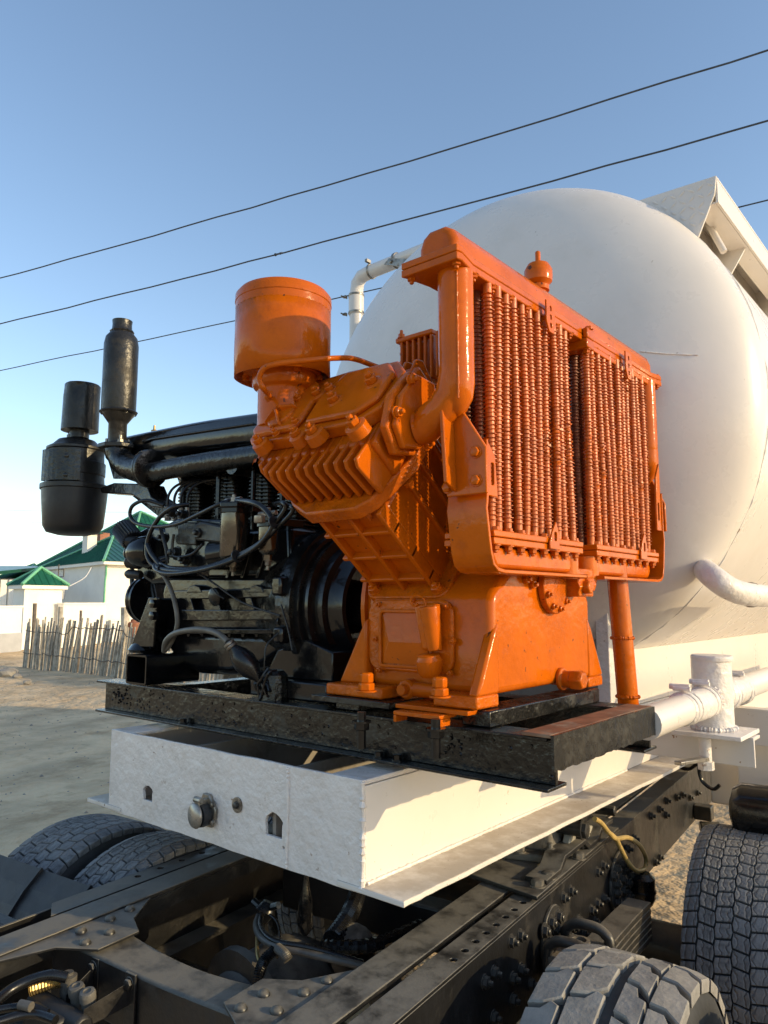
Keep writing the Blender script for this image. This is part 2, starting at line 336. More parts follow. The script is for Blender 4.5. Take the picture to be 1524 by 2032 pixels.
wall_run('sunlit cream garden wall between the gatehouse and the cream house', far(122, 1283, 35.6), C0 + V((.5, -.1, 0)), 1.9, plinth=False)
wall_run('sunlit cream garden wall running right below the cream house', C0 + V((.5, .2, 0)), C0 + uyh*30 + V((.5, 0, 0)), 1.05, plinth=False)

# ================================================================== picket fence
FA = V((-21.8, 10.86, 0)); FB = V((-9.5, 10.45, 0)); fd = (FB-FA).normalized()
fe = thing('picket_fence', 'weathered leaning wooden picket fence tied with wire on the sandy yard', 'fence', FA)
n = int((FB-FA).length/.094)
for i in range(n):
    p = FA + fd*(i*.094 + random.uniform(-.03, .03)) + V((0, random.uniform(-.05, .05), 0)); h = random.uniform(1.2, 1.55) + (.12 if random.random() < .12 else 0)
    ln = .10 + .12*min(1, i/18) + random.uniform(-.06, .06); w = random.uniform(.026, .044); b = MB()
    q = p + fd*ln*h + V((0, random.uniform(-.05, .05), h)); mid = (p+q)/2 + V((random.uniform(-.02, .02), random.uniform(-.02, .02), 0))
    b.tube([p - V((0, 0, .15)), mid, q], [w, w*.95, w*.75], 5); obj('picket', b, 'wood', fe, sa=0)
for z in (.42, 1.08):
    pts = []; k = 60
    for i in range(k+1): pts.append(FA + (FB-FA)*(i/k) + fd*.15*z + V((0, -.06+random.uniform(-.02, .02), z + random.uniform(-.03, .03) + (.18 if 14 < i < 30 and z > 1 else 0))))
    obj('binding_wire', MB().tube(pts, .013, 5), 'wood_dark', fe)
for s_, h, r in ((.3, 1.95, .07), (2.1, 1.85, .075), (3.4, 1.75, .04), (5.9, 1.85, .1), (9, 1.8, .07)):
    p = FA + fd*s_ + V((0, .09, 0)); b = MB().tube([p - V((0, 0, .2)), p + V((.05, 0, h*.5)), p + V((.03, 0, h))], [r, r*.9, r*(1.25 if r > .09 else .9)], 8); obj('post', b, 'wood_dark' if r < .072 else 'wood', fe)
# return run of the fence and slack stakes behind it
fe2 = thing('picket_fence', 'second row of sticks seen through gaps behind the picket fence', 'fence', FA + V((5, 2.5, 0)))
for i in range(46):
    p = FA + V((4.5 + i*.16, 2.6, 0)) + V((random.uniform(-.04, .04), random.uniform(-.1, .1), 0)); h = random.uniform(1.1, 1.5); b = MB().tube([p, p + V((random.uniform(-.15, .2), 0, h))], [.03, .022], 5); obj('picket', b, 'wood', fe2, sa=0)
pot = far(267, 1237, 21); tag(obj('clay_pot', MB().lathe([(.10, -.35), (.19, -.1), (.2, .02), (.1, .05), (.1, .1), (.03, .13)], pot, (0, 0, 1), 14), 'brown'), 'small brown pot sticking up behind the fence next to the stump post', 'pot')
pp = MB().cyl((pot.x, pot.y, 0), (pot.x, pot.y, pot.z-.3), .07, 8); tag(obj('pot_post', pp, 'wood_dark'), 'dark wooden stake carrying the brown pot behind the fence', 'post')
for (px, py, D, r, lb) in ((18, 1313, 22.5, .27, 'large grey stone lying at the left end of the picket fence'), (2, 1318, 23.5, .2, 'rounded stone at the very left edge of the photo'), (36, 1316, 22, .13, 'small dark stone between large stone and fence end'), (55, 1330, 20.5, .1, 'small pale stone at the foot of first picket')):
    q = far(px, py, D); bm = bmesh.new(); bmesh.ops.create_icosphere(bm, subdivisions=2, radius=r)
    for v in bm.verts: v.co = v.co*random.uniform(.85, 1.1); v.co.z *= .62
    me = bpy.data.meshes.new('stone'); bm.to_mesh(me); bm.free(); me.materials.append(M['stone']); o = bpy.data.objects.new('stone', me); COL.objects.link(o); o.location = (q.x, q.y, r*.3); ROOT[o.name] = {}; tag(o, lb, 'stone', 'stones by the fence')

# loose gravel and crumbs of soil on the yard
gv = MB(); rg = random.Random(3)
for i in range(2600):
    x = rg.uniform(-24, -1.2); y = rg.uniform(1.5, 11.5); k = rg.choice((.008, .01, .012, .016, .022, .03 if rg.random() < .3 else .012)); z = gz(x, y); a = rg.uniform(0, 3)
    c, s2 = math.cos(a)*k, math.sin(a)*k; h = k*rg.uniform(.5, .9)
    gv.add([(x+c, y+s2, z-.004), (x-s2, y+c, z-.004), (x-c*rg.uniform(.7, 1.2), y-s2, z-.004), (x+s2, y-c*rg.uniform(.7, 1.2), z-.004), (x+c*.2, y+s2*.2, z+h), (x-c*.4, y-s2*.4, z+h*.8)], [(0, 1, 4), (1, 5, 4), (1, 2, 5), (2, 3, 5), (3, 4, 5), (3, 0, 4)])
obj('gravel', gv, 'stone', kind='stuff', sa=0); bpy.data.objects['gravel']['label'] = 'scattered small stones and crumbs on the sandy yard'; bpy.data.objects['gravel']['category'] = 'gravel'
# ================================================================== overhead wires
def wire(label, pts, Z, r=.014, sag=.0, n=60, grp='overhead wires', wob=.012):
    P = [at(x, y, Z=Z) for x, y in pts]; a, b = P[0], P[-1]; d = b-a; a2 = a - d*1.2; b2 = b + d*.9; L = []
    for i in range(n+1):
        t = i/n; tt = -1.2 + t*3.1; q = a + d*tt; L.append(q + V((0, 0, sag*((tt-.5)**2-.25) + random.uniform(-wob, wob))))
    return tag(obj('overhead_wire', MB().tube(L, r, 6), 'cable'), label, 'wire', grp)
wire('uppermost dark wire crossing the sky to the upper right corner', [(0, 552), (1524, 100)], 9, .0125, .30)
w2_ = wire('middle dark wire in the sky passing just above the tank top', [(0, 643), (1524, 240)], 9, .0145, .30)
qa, qb = at(0, 643, Z=9.0), at(1524, 240, Z=9.0); q = at(553, 643-403*553/1524, Z=9.0); t_ = (q-qa).length/(qb-qa).length; obj('splice', MB().tube([q + (qb-qa).normalized()*(k-4)*.022 + V((0, 0, .30*((t_-.5)**2-.25))) for k in range(9)], .024, 7, wob=.35), 'cable', w2_)
wire('lowest of the three dark wires, passing behind the silencer and tank', [(0, 735), (1524, 397)], 9, .013, .25)
for k, (y, lb) in enumerate(((1003, 'topmost'), (1026, 'second'), (1042, 'third'), (1056, 'lowest'))):
    a, b = far(-300, y-4, 170), far(700, y+6, 150)
    tag(obj('distant_wire', MB().tube([a + (b-a)*(i/20) + V((0, 0, 1.2*((i/20-.5)**2*4-1))) for i in range(21)], .022, 5), 'cable'), lb+' of the thin far wires low in the sky at left', 'wire', 'far wires')

# ================================================================== helpers for plates with holes, I-beams, welds
from mathutils.geometry import delaunay_2d_cdt
def holed(mb, outline, holes, f3, off):              # 2-D outline with holes -> plate; f3 maps (u,v) to space, off is its thickness vector
    pts = []; edges = []
    for loop in [outline]+holes:
        k = len(pts); pts += [V((p[0], p[1])) for p in loop]; edges += [(k+i, k+(i+1) % len(loop)) for i in range(len(loop))]
    vs, es, fs, ov, oe, of = delaunay_2d_cdt(pts, edges, [], 1, 1e-6)
    def inside(p, poly):
        c = False; n = len(poly)
        for i in range(n):
            a, b = poly[i], poly[i-1]
            if (a[1] > p[1]) != (b[1] > p[1]) and p[0] < (b[0]-a[0])*(p[1]-a[1])/(b[1]-a[1])+a[0]: c = not c
        return c
    keep = []
    for t in fs:
        c = sum((vs[i] for i in t), V((0, 0)))/len(t)
        if inside(c, outline) and not any(inside(c, h) for h in holes): keep.append(tuple(t))
    off = V(off); P = [V(f3(p[0], p[1])) for p in vs]; n = len(P)
    t = keep[0]; nn = (P[t[1]]-P[t[0]]).cross(P[t[2]]-P[t[0]])
    if nn.dot(off) > 0: keep = [q[::-1] for q in keep]
    cnt = {}
    for q in keep:
        for i in range(len(q)): cnt[(q[i], q[(i+1) % len(q)])] = 1
    side = [(a, b) for a, b in cnt if (b, a) not in cnt]
    return mb.add(P+[p+off for p in P], keep+[tuple(i+n for i in q[::-1]) for q in keep]+[(b, a, a+n, b+n) for a, b in side])
def circ(cx, cy, r, n=12, jag=0, sx=1): return [(cx+sx*r*(1+random.uniform(-jag, jag))*math.cos(2*math.pi*i/n), cy+r*(1+random.uniform(-jag, jag))*math.sin(2*math.pi*i/n)) for i in range(n)]
def ibeam_x(mb, x0, x1, yc, z0, z1, w=.05, t=.009, tw=.007):
    mb.box(x0, x1, yc-w, yc+w, z0, z0+t); mb.box(x0, x1, yc-w, yc+w, z1-t, z1); return mb.box(x0+.001, x1-.001, yc-tw, yc+tw, z0+t, z1-t)
def weld(pts, r=.006, sm=10, wob=.35): return MB().tube(pts, r, 7, sm=sm, wob=wob)

# ================================================================== TANK TRAILER
TX, TZ, TR, TY, TB = .105, 2.885, 1.295, 3.4, .43
tr = thing('tank_trailer', 'white cement tank semi-trailer with domed front end and white steel frame', 'tank trailer', (TX, TY, 1.2))
prof = [(TR*math.sin(R(a))**1.03, TB*(1-math.cos(R(a)))) for a in [0.4]+list(range(3, 90, 3))] + [(TR, TB), (TR, TB+.02)] + [(TR, TB+k) for k in (1.5, 3, 4.5, 6, 7.5)]
t0 = MB().lathe(prof, (TX, TY-TB, TZ), (0, 1, 0), 160); tank = obj('tank_shell', t0, 'white_tank', tr, sa=60)
def tank_hit(x, y):
    d = ray(x, y).normalized(); o = CAM - V((TX, TY, TZ)); 
    A = (d.x**2+d.z**2)/TR**2 + d.y**2/TB**2; Bq = 2*((o.x*d.x+o.z*d.z)/TR**2 + o.y*d.y/TB**2); Cq = (o.x**2+o.z**2)/TR**2 + o.y**2/TB**2 - 1
    D = Bq*Bq-4*A*Cq
    t = (-Bq-math.sqrt(max(D, 0)))/(2*A); return CAM + d*t
ring = [V((TX+(TR-.004)*math.cos(2*math.pi*i/180), TY+.03+.006*math.sin(i*.9), TZ+(TR-.004)*math.sin(2*math.pi*i/180))) for i in range(181)]
obj('weld_seam', MB().tube(ring, .008, 6, wob=.5), 'white_rough', tank)
wp = [tank_hit(x, y) for x, y in ((1270, 697), (1300, 700), (1340, 703), (1385, 704))]; obj('weld_seam', MB().tube(wp, .0022, 6, sm=12, wob=.5), 'white_rough', tank)
# frame
rail_y1 = 9.0
for s in (1, -1):
    cx = .065; X = lambda d: cx + s*d
    lo, hi = (lambda a, b: (min(X(a), X(b)), max(X(a), X(b))))(.635, .65)
    m = MB().box(lo, hi, 1.594, rail_y1, 1.206, 1.466); fr = obj('frame_rail', m, 'white', tr, bev=.002)
    lo, hi = (lambda a, b: (min(X(a), X(b)), max(X(a), X(b))))(.52, .65)
    obj('flange', MB().box(lo, hi, 1.594, rail_y1, 1.468, 1.482), 'white_rough', fr, bev=.003)
    lo, hi = (lambda a, b: (min(X(a), X(b)), max(X(a), X(b))))(.56, .80)
    fl_ = MB(); ny = 90; ed = X(.80); xi = X(.56); vs = []
    for i in range(ny+1):
        y = 1.575 + (rail_y1-1.575)*(i/ny)**1.6; e = ed + random.uniform(-.002, .002)
        vs += [(xi, y, 1.188), (e, y, 1.188), (e, y, 1.204), (xi, y, 1.204)]
    fs = [(i*4+a, (i+1)*4+a, (i+1)*4+(a+1) % 4, i*4+(a+1) % 4) for i in range(ny) for a in range(4)] + [(0, 1, 2, 3), (ny*4+3, ny*4+2, ny*4+1, ny*4)]
    if s < 0: fs = [f[::-1] for f in fs]
    fl_.add(vs, [f[::-1] for f in fs]); obj('flange', fl_, 'white_dusty', fr, bev=.003, sa=30)
    if s > 0: obj('weld_seam', weld([(X(.652), 1.6, 1.207), (X(.652), 2.2, 1.208), (X(.652), 3.4, 1.207)], .006, 60), 'white_rough', fr)
h1 = at(293, 1577, Y=1.58); h2 = at(543, 1642, Y=1.58); h3 = at(562, 1682, Y=1.58)
pl = MB(); top = []; 
out = [(-.585, 1.186)] + [(-.585+1.3*i/14, 1.184+random.uniform(-.002, .002)) for i in range(1, 14)] + [(.716, 1.186), (.716, 1.483)] + [(.716-1.3*i/14, 1.482+random.uniform(-.0015, .0015)) for i in range(1, 14)] + [(-.585, 1.483)]
def keyhole(p, r):
    return [(p.x+r*1.25*math.cos(a)*(1+random.uniform(-.16, .16)), p.z+.3*r+r*math.sin(a)*(1+random.uniform(-.1, .1))) if math.sin(a) > -.1 else (p.x+r*1.15*math.copysign(1, math.cos(a))*min(1, abs(math.cos(a))*1.8+.25), p.z+.3*r-r*1.15*min(1, -math.sin(a)*1.4)) for a in [2*math.pi*i/18 for i in range(18)]]
holed(pl, out, [keyhole(h1, .024), keyhole(h2, .032), circ(h3.x, h3.z, .0055, 7, .3)], lambda u, v: (u, 1.58, v), (0, .012, 0))
fp = obj('end_plate', pl, 'white_rough', tr, bev=.0015)
sx = at(571, 1600, Y=1.58).x; obj('weld_seam', weld([(sx, 1.578, 1.19), (sx+.002, 1.578, 1.33), (sx, 1.578, 1.478)], .005, 20), 'white_rough', fp)
obj('weld_seam', weld([(.714, 1.583, 1.19), (.716, 1.583, 1.33), (.714, 1.583, 1.478)], .008, 24, .5), 'white_rough', fp)
# trailer light socket with cover, and a capped bolt on a washer
q = at(415, 1610, Y=1.58); sk_ = MB(); sk_.prism([(q.x+a, 1.579, q.z+b) for a, b in ((-.035, -.045), (.03, -.045), (.048, -.01), (.048, .015), (.012, .058), (-.02, .058), (-.035, .03))], (0, -.012, 0)); so_ = obj('socket', sk_, 'steel', tr, bev=.003)
obj('housing', MB().lathe([(.036, 0), (.038, .02), (.036, .034)], (q.x+.002, 1.568, q.z-.005), (0, -1, 0), 20), 'black_matte', so_)
obj('cover', MB().lathe([(.040, .034), (.041, .038), (.036, .045), (.012, .049), (0, .05)], (q.x-.004, 1.568, q.z-.005), (-.12, -1, 0), 22), 'silver', so_, sa=50)
obj('hinge', MB().cyl((q.x-.018, 1.535, q.z+.045), (q.x+.018, 1.535, q.z+.045), .010, 10).box(q.x-.012, q.x+.012, 1.53, 1.568, q.z+.02, q.z+.045), 'steel', so_, bev=.002)
for a, b in ((-.045, .0), (.038, -.025), (.036, .03)): obj('screw', MB().hexb((q.x+a, 1.567, q.z+b), (0, -1, 0), .008, .009), 'steel', so_)
q = at(472, 1597, Y=1.58); wa = obj('washer', MB().lathe([(.024, 0), (.024, .004)], (q.x, 1.579, q.z), (0, -1, 0), 24), 'steel', tr); obj('bolt', MB().hexb((q.x, 1.575, q.z), (0, -1, 0), .010, .011), 'chassis_dark', wa)
# cross members and coupler plate inside the frame
obj('cross_member', MB().box(-.568, .698, 2.48, 2.50, 1.21, 1.46).box(-.568, .698, 2.44, 2.48, 1.44, 1.46), 'grey_board', tr)
obj('coupler_plate', MB().box(-.56, .69, 1.85, 3.3, 1.21, 1.228), 'grey_board', tr)
obj('coupler_web', MB().box(-.2, -.185, 1.60, 2.48, 1.23, 1.45), 'grey_board', tr); obj('coupler_web', MB().box(.33, .345, 1.60, 2.48, 1.23, 1.45), 'grey_board', tr)
obj('cross_member', MB().box(-.568, .698, 3.9, 4.0, 1.21, 1.46), 'white', tr)
# tank support under the dome
sy = 3.24
obj('support_panel', MB().box(-.60, .705, sy+.012, sy+.03, 1.486, 2.16), 'grey_board', tr)
sp = MB(); sp.prism([(.707, sy, 1.486), (.707, 8.6, 1.486), (.707, 8.6, 1.78), (.707, 4.0, 1.78), (.707, 3.45, 1.86), (.707, sy, 2.12)], (.016, 0, 0)); obj('support_cheek', sp, 'white', tr, bev=.003)
sp = MB(); sp.prism([(-.60, sy, 1.486), (-.60, 5.2, 1.486), (-.60, 5.2, 1.8), (-.60, sy, 2.14)], (-.016, 0, 0)); obj('support_cheek', sp, 'white', tr)
obj('edge_post', MB().box(.68, .74, sy-.035, sy-.002, 1.484, 2.06), 'white_rough', tr, bev=.004)
arc = [V((TX+1.295*math.cos(R(a))*k, 3.38-.1*k, TZ+1.29*math.sin(R(a)))) for a, k in [(-72+i*2.2, 1.0) for i in range(16)]]
# walkway along the tank top
wk = MB(); A = [at(1262, 398, Y=3.42), at(1421, 348, Y=3.42), at(1418, 385, Y=3.42), at(1385, 472, Y=3.42)]
A[0].x -= .12
wk.prism(A, (0, .012, 0)); wf = obj('walkway_end_panel', wk, 'white', tr, bev=.002)
dm = mesh('tread_lug', MB().lathe([(.022, 0), (.012, .003), (0, .004)], (0, 0, 0), (0, 0, 1), 8), 'white')
for v in dm.vertices: v.co.x *= .35
for i in range(11):
    for j in range(7):
        x = A[1].x-.03-i*.042; z = A[1].z-.03-j*.042+(-.0 if i % 2 else .021)*0; p = V((x, 3.4195, z))
        lim = A[3].z + (x-A[3].x)*(A[2].z-A[3].z)/(A[2].x-A[3].x)+.02 if x > A[3].x else A[3].z + (A[3].x-x)*(A[0].z-A[3].z)/(A[3].x-A[0].x)+.03
        if z > lim and z < A[1].z-.015: place('tread_lug', dm, wf, p, rot=(math.pi/2, (R(45) if (i+j) % 2 else R(-45)), 0))
ox = A[1].x; oz = A[1].z; iz = A[3].z
wk = MB(); wk.box(ox-.012, ox, 3.433, 11, oz-.125, oz-.012); fa = obj('walkway_fascia', wk, 'white', tr, bev=.002)
obj('walkway_deck', MB().box(.45, ox+.001, 3.434, 11, oz-.012, oz), 'white', tr, bev=.002)
obj('walkway_fascia_lip', MB().box(ox-.10, ox-.013, 3.434, 11, oz-.125, oz-.117), 'white', tr)
for y in (3.98, 4.9, 5.8, 6.7): 
    b_ = MB(); b_.prism([(.85, y, oz-.02), (ox-.012, y, oz-.02), (ox-.012, y, oz-.11), (A[3].x-.02, y, iz), (.9, y, iz+.12)], (0, .012, 0)); obj('walkway_bracket', b_, 'white', tr)
obj('walkway_side', MB().prism([(A[3].x-.045, 3.434, iz-.03), (A[3].x-.045, 11, iz-.03), (ox-.20, 11, oz-.014), (ox-.20, 3.434, oz-.014)], (.008, 0, 0)), 'white', tr)
p0, p1 = at(1404, 432, Y=3.66), at(1437, 500, Y=3.66); obj('drain_pipe', MB().cyl(p0+V((-.03, 0, .05)), p1, .016, 12).cyl(p1-V((0, 0, .0)), p1+(p1-p0).normalized()*.001, .011, 10), 'white', tr)
# pipe over the tank, left
pv = at(707, 600, Y=3.6); e0 = V((pv.x, 3.6, 3.4)); zz = at(722, 545, Y=3.6).z
pts = [e0, V((pv.x, 3.6, zz-.12)), V((pv.x+.012, 3.6, zz-.045)), V((pv.x+.05, 3.6, zz-.008)), V((pv.x+.13, 3.6, zz+.002)), V((pv.x+1.2, 3.6, zz+.02))]
ap = obj('air_pipe', MB().tube(pts, .046, 16), 'white', tr, sa=60)
obj('hose_sleeve', MB().lathe([(.05, 0), (.053, .004), (.053, .15), (.05, .154)], V((pv.x, 3.6, zz-.27)), (0, 0, 1), 18), 'white', ap)
for z_ in (zz-.14, zz-.265): obj('hose_clamp', MB().lathe([(.055, 0), (.056, .002), (.056, .012), (.055, .014)], V((pv.x, 3.6, z_)), (0, 0, 1), 18).box(pv.x-.085, pv.x-.055, 3.55, 3.57, z_+.001, z_+.013).cyl((pv.x-.078, 3.53, z_+.007), (pv.x-.078, 3.59, z_+.007), .005, 6), 'steel', ap)
obj('hose_clamp', MB().lathe([(.05, 0), (.052, .002), (.052, .012), (.05, .014)], V((pv.x+.13, 3.6, zz+.002)), (1, 0, 0), 18).box(pv.x+.13, pv.x+.15, 3.54, 3.58, zz+.05, zz+.07), 'steel', ap)
q = V((pv.x+.36, 3.6, zz+.01)); obj('pipe_bracket', MB().lathe([(.05, -.012), (.053, -.01), (.053, .01), (.05, .012)], q, (1, 0, 0), 18).prism([q+V((-.06, -.056, -.03)), q+V((.14, -.056, -.11)), q+V((.16, -.056, -.06)), q+V((-.02, -.056, .0))], (0, -.006, 0)).hexb(q+V((.0, -.062, -.03)), (0, -1, 0), .012, .012).hexb(q+V((.12, -.062, -.08)), (0, -1, 0), .012, .012), 'steel', ap)
# discharge line with moisture pot, right
PX, PZ = 1.205, 1.60
pot0 = at(1415, 1400, X=1.205); py = pot0.y
line = obj('air_pipe', MB().cyl((PX, 2.384, PZ-.012), (PX, py-.05, PZ), .052, 18).cyl((PX, py+.05, PZ), (PX, 6, PZ+.03), .052, 18), 'white', tr)
for y in (2.75, 2.97, py+.17, py+.36):
    obj('hose_clamp', MB().lathe([(.058, -.012), (.061, -.008), (.061, .008), (.058, .012)], (PX, y, PZ-.004), (0, 1, 0), 18).cyl((PX-.03, y-.012, PZ+.066), (PX+.03, y-.012, PZ+.066), .008, 8).cyl((PX-.05, y+.012, PZ+.07), (PX+.02, y+.012, PZ+.07), .010, 8), 'white_rough', line)
    obj('hose_clamp', MB().lathe([(.058, -.004), (.060, -.002), (.060, .002), (.058, .004)], (PX, y+.035, PZ-.004), (0, 1, 0), 18), 'white_rough', line)
obj('hose_sleeve', MB().lathe([(.053, 0), (.057, .006), (.057, .30), (.053, .306)], (PX, 2.72, PZ-.007), (0, 1, 0), 18), 'white_rough', line)
obj('hose_sleeve', MB().lathe([(.053, 0), (.057, .006), (.057, .30), (.053, .306)], (PX, py+.12, PZ+.002), (0, 1, 0), 18), 'white_rough', line)
zt_ = at(1415, 1308, X=PX).z; zb_ = at(1415, 1448, X=PX).z; pr_ = .074
po = obj('moisture_pot', MB().lathe([(pr_, 0), (pr_, zt_-zb_)], (PX, py, zb_), (0, 0, 1), 32), 'white_rough', tr, bev=.002)
obj('lid', MB().lathe([(pr_*1.04, 0), (pr_*1.06, .004), (pr_*1.05, .016), (pr_*1.0, .02)], (PX+.004, py, zt_-.002), (.02, 0, 1), 32), 'white_rough', po)
obj('weld_seam', weld([(PX+(pr_+.002)*math.cos(a/10), py+(pr_+.002)*math.sin(a/10), zb_+.006) for a in range(0, 64, 2)], .009, 4, .5), 'white_rough', po)
obj('weld_seam', weld([(PX+.054*math.cos(a/8), py-.066, PZ+.054*math.sin(a/8)) for a in range(0, 51, 2)], .008, 3, .5), 'white_rough', po)
obj('shelf', MB().box(PX-.12, PX+.13, py-.13, py+.13, zb_-.016, zb_), 'white_rough', tr, bev=.002)
bz = zb_-.018; obj('shelf_arm', MB().box(.72, PX+.14, py+.0, py+.012, bz-.11, bz).box(.72, PX+.14, py+.012, py+.09, bz-.012, bz), 'white', tr, bev=.002)
vv = obj('drain_valve', MB().cyl((PX-.01, py-.09, bz), (PX-.01, py-.09, bz-.10), .022, 14).lathe([(.03, 0), (.03, .03)], (PX-.01, py-.09, bz-.12), (0, 0, 1), 6), 'white_rough', tr); obj('lever', MB().prism([(PX-.02, py-.10, bz-.085), (PX-.05, py-.32, bz-.07), (PX-.02, py-.33, bz-.07), (PX+.01, py-.11, bz-.085)], (0, 0, .014)), 'silver', vv, bev=.003)
# bent loading pipe
bp = [tank_hit(1398, 1130), at(1416, 1146, X=1.22), at(1448, 1168, X=1.27), at(1488, 1180, X=1.30), at(1560, 1184, X=1.31)]
lp = obj('loading_pipe', MB().tube(bp, .048, 18, sm=8), 'white_rough', tr, sa=60); q = bp[3]; obj('hose_clamp', MB().lathe([(.051, -.012), (.054, 0), (.051, .012)], q+V((-.01, .05, 0)), bp[4]-bp[3], 18), 'steel', lp)
q = at(1500, 560, X=1.2)
# lower white panels behind the shelf
c1 = at(1310, 1470, Y=3.75); obj('cross_channel', MB().box(.87, 1.62, 3.72, 3.73, 1.33, 1.49).box(.87, 1.62, 3.73, 3.80, 1.478, 1.49), 'white', tr, bev=.002)
obj('tool_box', MB().box(.87, 1.5, 4.1, 4.6, .95, 1.36), 'white', tr, bev=.01)
mg = []
for i in range(13):
    a = R(95-15*i*.9); mg.append((3.92-.0+.45*(1-math.cos(R(i*7.5))), 1.44-.12+.12*math.cos(R(i*7.5))-(.45*math.sin(R(i*7.5)))*.9))
mm = MB(); 
for (ya, za), (yb, zb2) in zip(mg[:-1], mg[1:]): mm.hexa([(1.12, ya, za), (1.75, ya, za), (1.75, yb, zb2), (1.12, yb, zb2), (1.12, ya, za+.01), (1.75, ya, za+.01), (1.75, yb, zb2+.01), (1.12, yb, zb2+.01)])
obj('mudguard', MB().box(1.06, 1.75, 3.9, 3.915, .98, 1.40).box(1.06, 1.75, 3.915, 4.5, 1.39, 1.405), 'white', tr, bev=.01)
wr = MB().tube([at(x, y, Y=3.88) for x, y in ((1338, 1510), (1348, 1522), (1368, 1526), (1385, 1516), (1388, 1535), (1395, 1552), (1415, 1566), (1428, 1558))], .009, 8, sm=6); obj('wiring', wr, 'rubber', tr)

# ================================================================== SKID FRAME
sk0 = thing('skid_frame', 'black welded I-beam skid frame carrying the engine and orange compressor', 'skid frame', (.15, 2.05, 1.5))
SB, ST, SYF = 1.503, 1.635, 1.762
m = ibeam_x(MB(), -.95, 1.213, SYF, SB, ST, .052); obj('beam', m, 'black_rough', sk0, bev=.002)
obj('beam', ibeam_x(MB(), -.95, 1.213, 2.40, SB, ST, .052), 'black_rough', sk0, bev=.002)
cm = MB(); ny = 40; x1c = 1.238
vs = []
for i in range(ny+1):
    y = 1.70 + .68*i/ny; zb2 = 1.558 + random.uniform(-.003, .003); vs += [(x1c-.008, y, zb2), (x1c, y, zb2), (x1c, y, 1.645), (x1c-.008, y, 1.645)]
cm.add(vs, [((i+1)*4+a, i*4+a, i*4+(a+1) % 4, (i+1)*4+(a+1) % 4) for i in range(ny) for a in range(4)] + [(3, 2, 1, 0), (ny*4, ny*4+1, ny*4+2, ny*4+3)])
obj('end_channel', cm, 'black_rough', sk0, sa=30); obj('end_channel_flange', MB().box(1.148, x1c-.0085, 1.70, 2.38, 1.637, 1.646), mat('rusty_dusty_top', (.17, .085, .045), .6, var=.4, vs=12, bump=.4, bs=60, dirt=(.30, .24, .17), damt=.7, ds=9), sk0, bev=.002)
for x in (-.62, .02, .55): obj('cross_beam', MB().box(x-.04, x+.04, 1.815, 2.345, SB+.02, ST-.012), 'black_rough', sk0, bev=.003)
obj('cross_beam', MB().box(.94, 1.03, 1.74, 2.44, ST+.001, ST+.045), 'black_rough', sk0, bev=.004)
obj('cross_beam', MB().box(.46, .56, 1.74, 2.44, ST+.001, ST+.040), 'black_rough', sk0, bev=.004)
for px, py_ in ((357, 1437), (745, 1500), (782, 1509)):
    q = at(px, py_, Y=1.72); obj('bolt', MB().hexb((q.x, 1.735, SB+.009), (0, 0, 1), .014, .018), 'black', sk0)
lumps = MB()
for i in range(90):
    x = random.uniform(-.9, 1.2) if i < 60 else random.uniform(-.85, -.55); z = random.uniform(SB+.02, ST-.02)
    lumps.lathe([(random.uniform(.003, .007), 0), (.003, .003)], (x, SYF-.0068, z), (0, -1, 0), 6)
obj('paint_drips', lumps, 'black', sk0, kind='stuff')
for x, sgn in ((-.86, 1), (-.80, 1), (.9, 1)):
    d_ = MB(); 
    for k in range(9): d_.lathe([(random.uniform(.004, .009), 0), (.004, .006)], (x+random.uniform(-.03, .03), SYF-.0066, SB+.07+random.uniform(-.03, .03)), (0, -1, 0), 6)
    obj('weld_spatter', d_, 'black', sk0, kind='stuff')

# ================================================================== COMPRESSOR
co = thing('compressor', 'large orange two-bank piston compressor with finned intercooler standing on black skid', 'compressor', (.78, 2.12, 1.68))
YC = 2.12; CZ = 1.683
# crankcase
m = MB(); half = [(-.32, CZ+.03), (-.32, 1.975), (-.305, 2.0), (-.10, 2.17), (.10, 2.17), (.305, 2.0), (.32, 1.975), (.32, CZ+.03)]
m.prism([(.555, YC+a, b) for a, b in half], (.45, 0, 0)); cc = obj('crankcase', m, 'orange', co, bev=.022, seg=4)
obj('end_flange', MB().lathe([(.20, -.04), (.285, -.035), (.295, 0), (.29, .025)], (.545, YC-.0, 1.955), (1, 0, 0), 48), 'orange', cc)
obj('end_flange_rim', MB().lathe([(.302, -.05), (.302, -.034), (.27, -.034)], (.545, YC, 1.955), (1, 0, 0), 48), 'orange', cc)
# feet: flared webs, pads
for yy, s in ((1.80, -1), (2.44, 1)):
    for xa, xb in ((.44, .67), (.86, 1.006)):
        f = MB().box(xa, xb, min(yy+s*.085, yy-s*.03), max(yy+s*.085, yy-s*.03), CZ, CZ+.035); obj('foot', f, 'orange_rough', cc, bev=.006)
    w = MB()
    w.prism([(.975, yy-s*.03, CZ+.034), (.975, yy+s*.085, CZ+.034), (.975, yy+s*.065, CZ+.07), (.975, yy-s*.0, CZ+.20), (.975, yy-s*.03, CZ+.24)], (.034, 0, 0)); obj('foot_web', w, 'orange', cc, bev=.008)
    w = MB(); w.prism([(.56, yy-s*.02, CZ+.034), (.445, yy-s*.02, CZ+.034), (.46, yy-s*.02, CZ+.06), (.535, yy-s*.02, CZ+.20), (.56, yy-s*.02, CZ+.24)], (0, s*.05, 0)); obj('foot_web', w, 'orange', cc, bev=.008)
bolt_big = hexmesh('anchor_bolt', 'orange', .026, .026, 0)
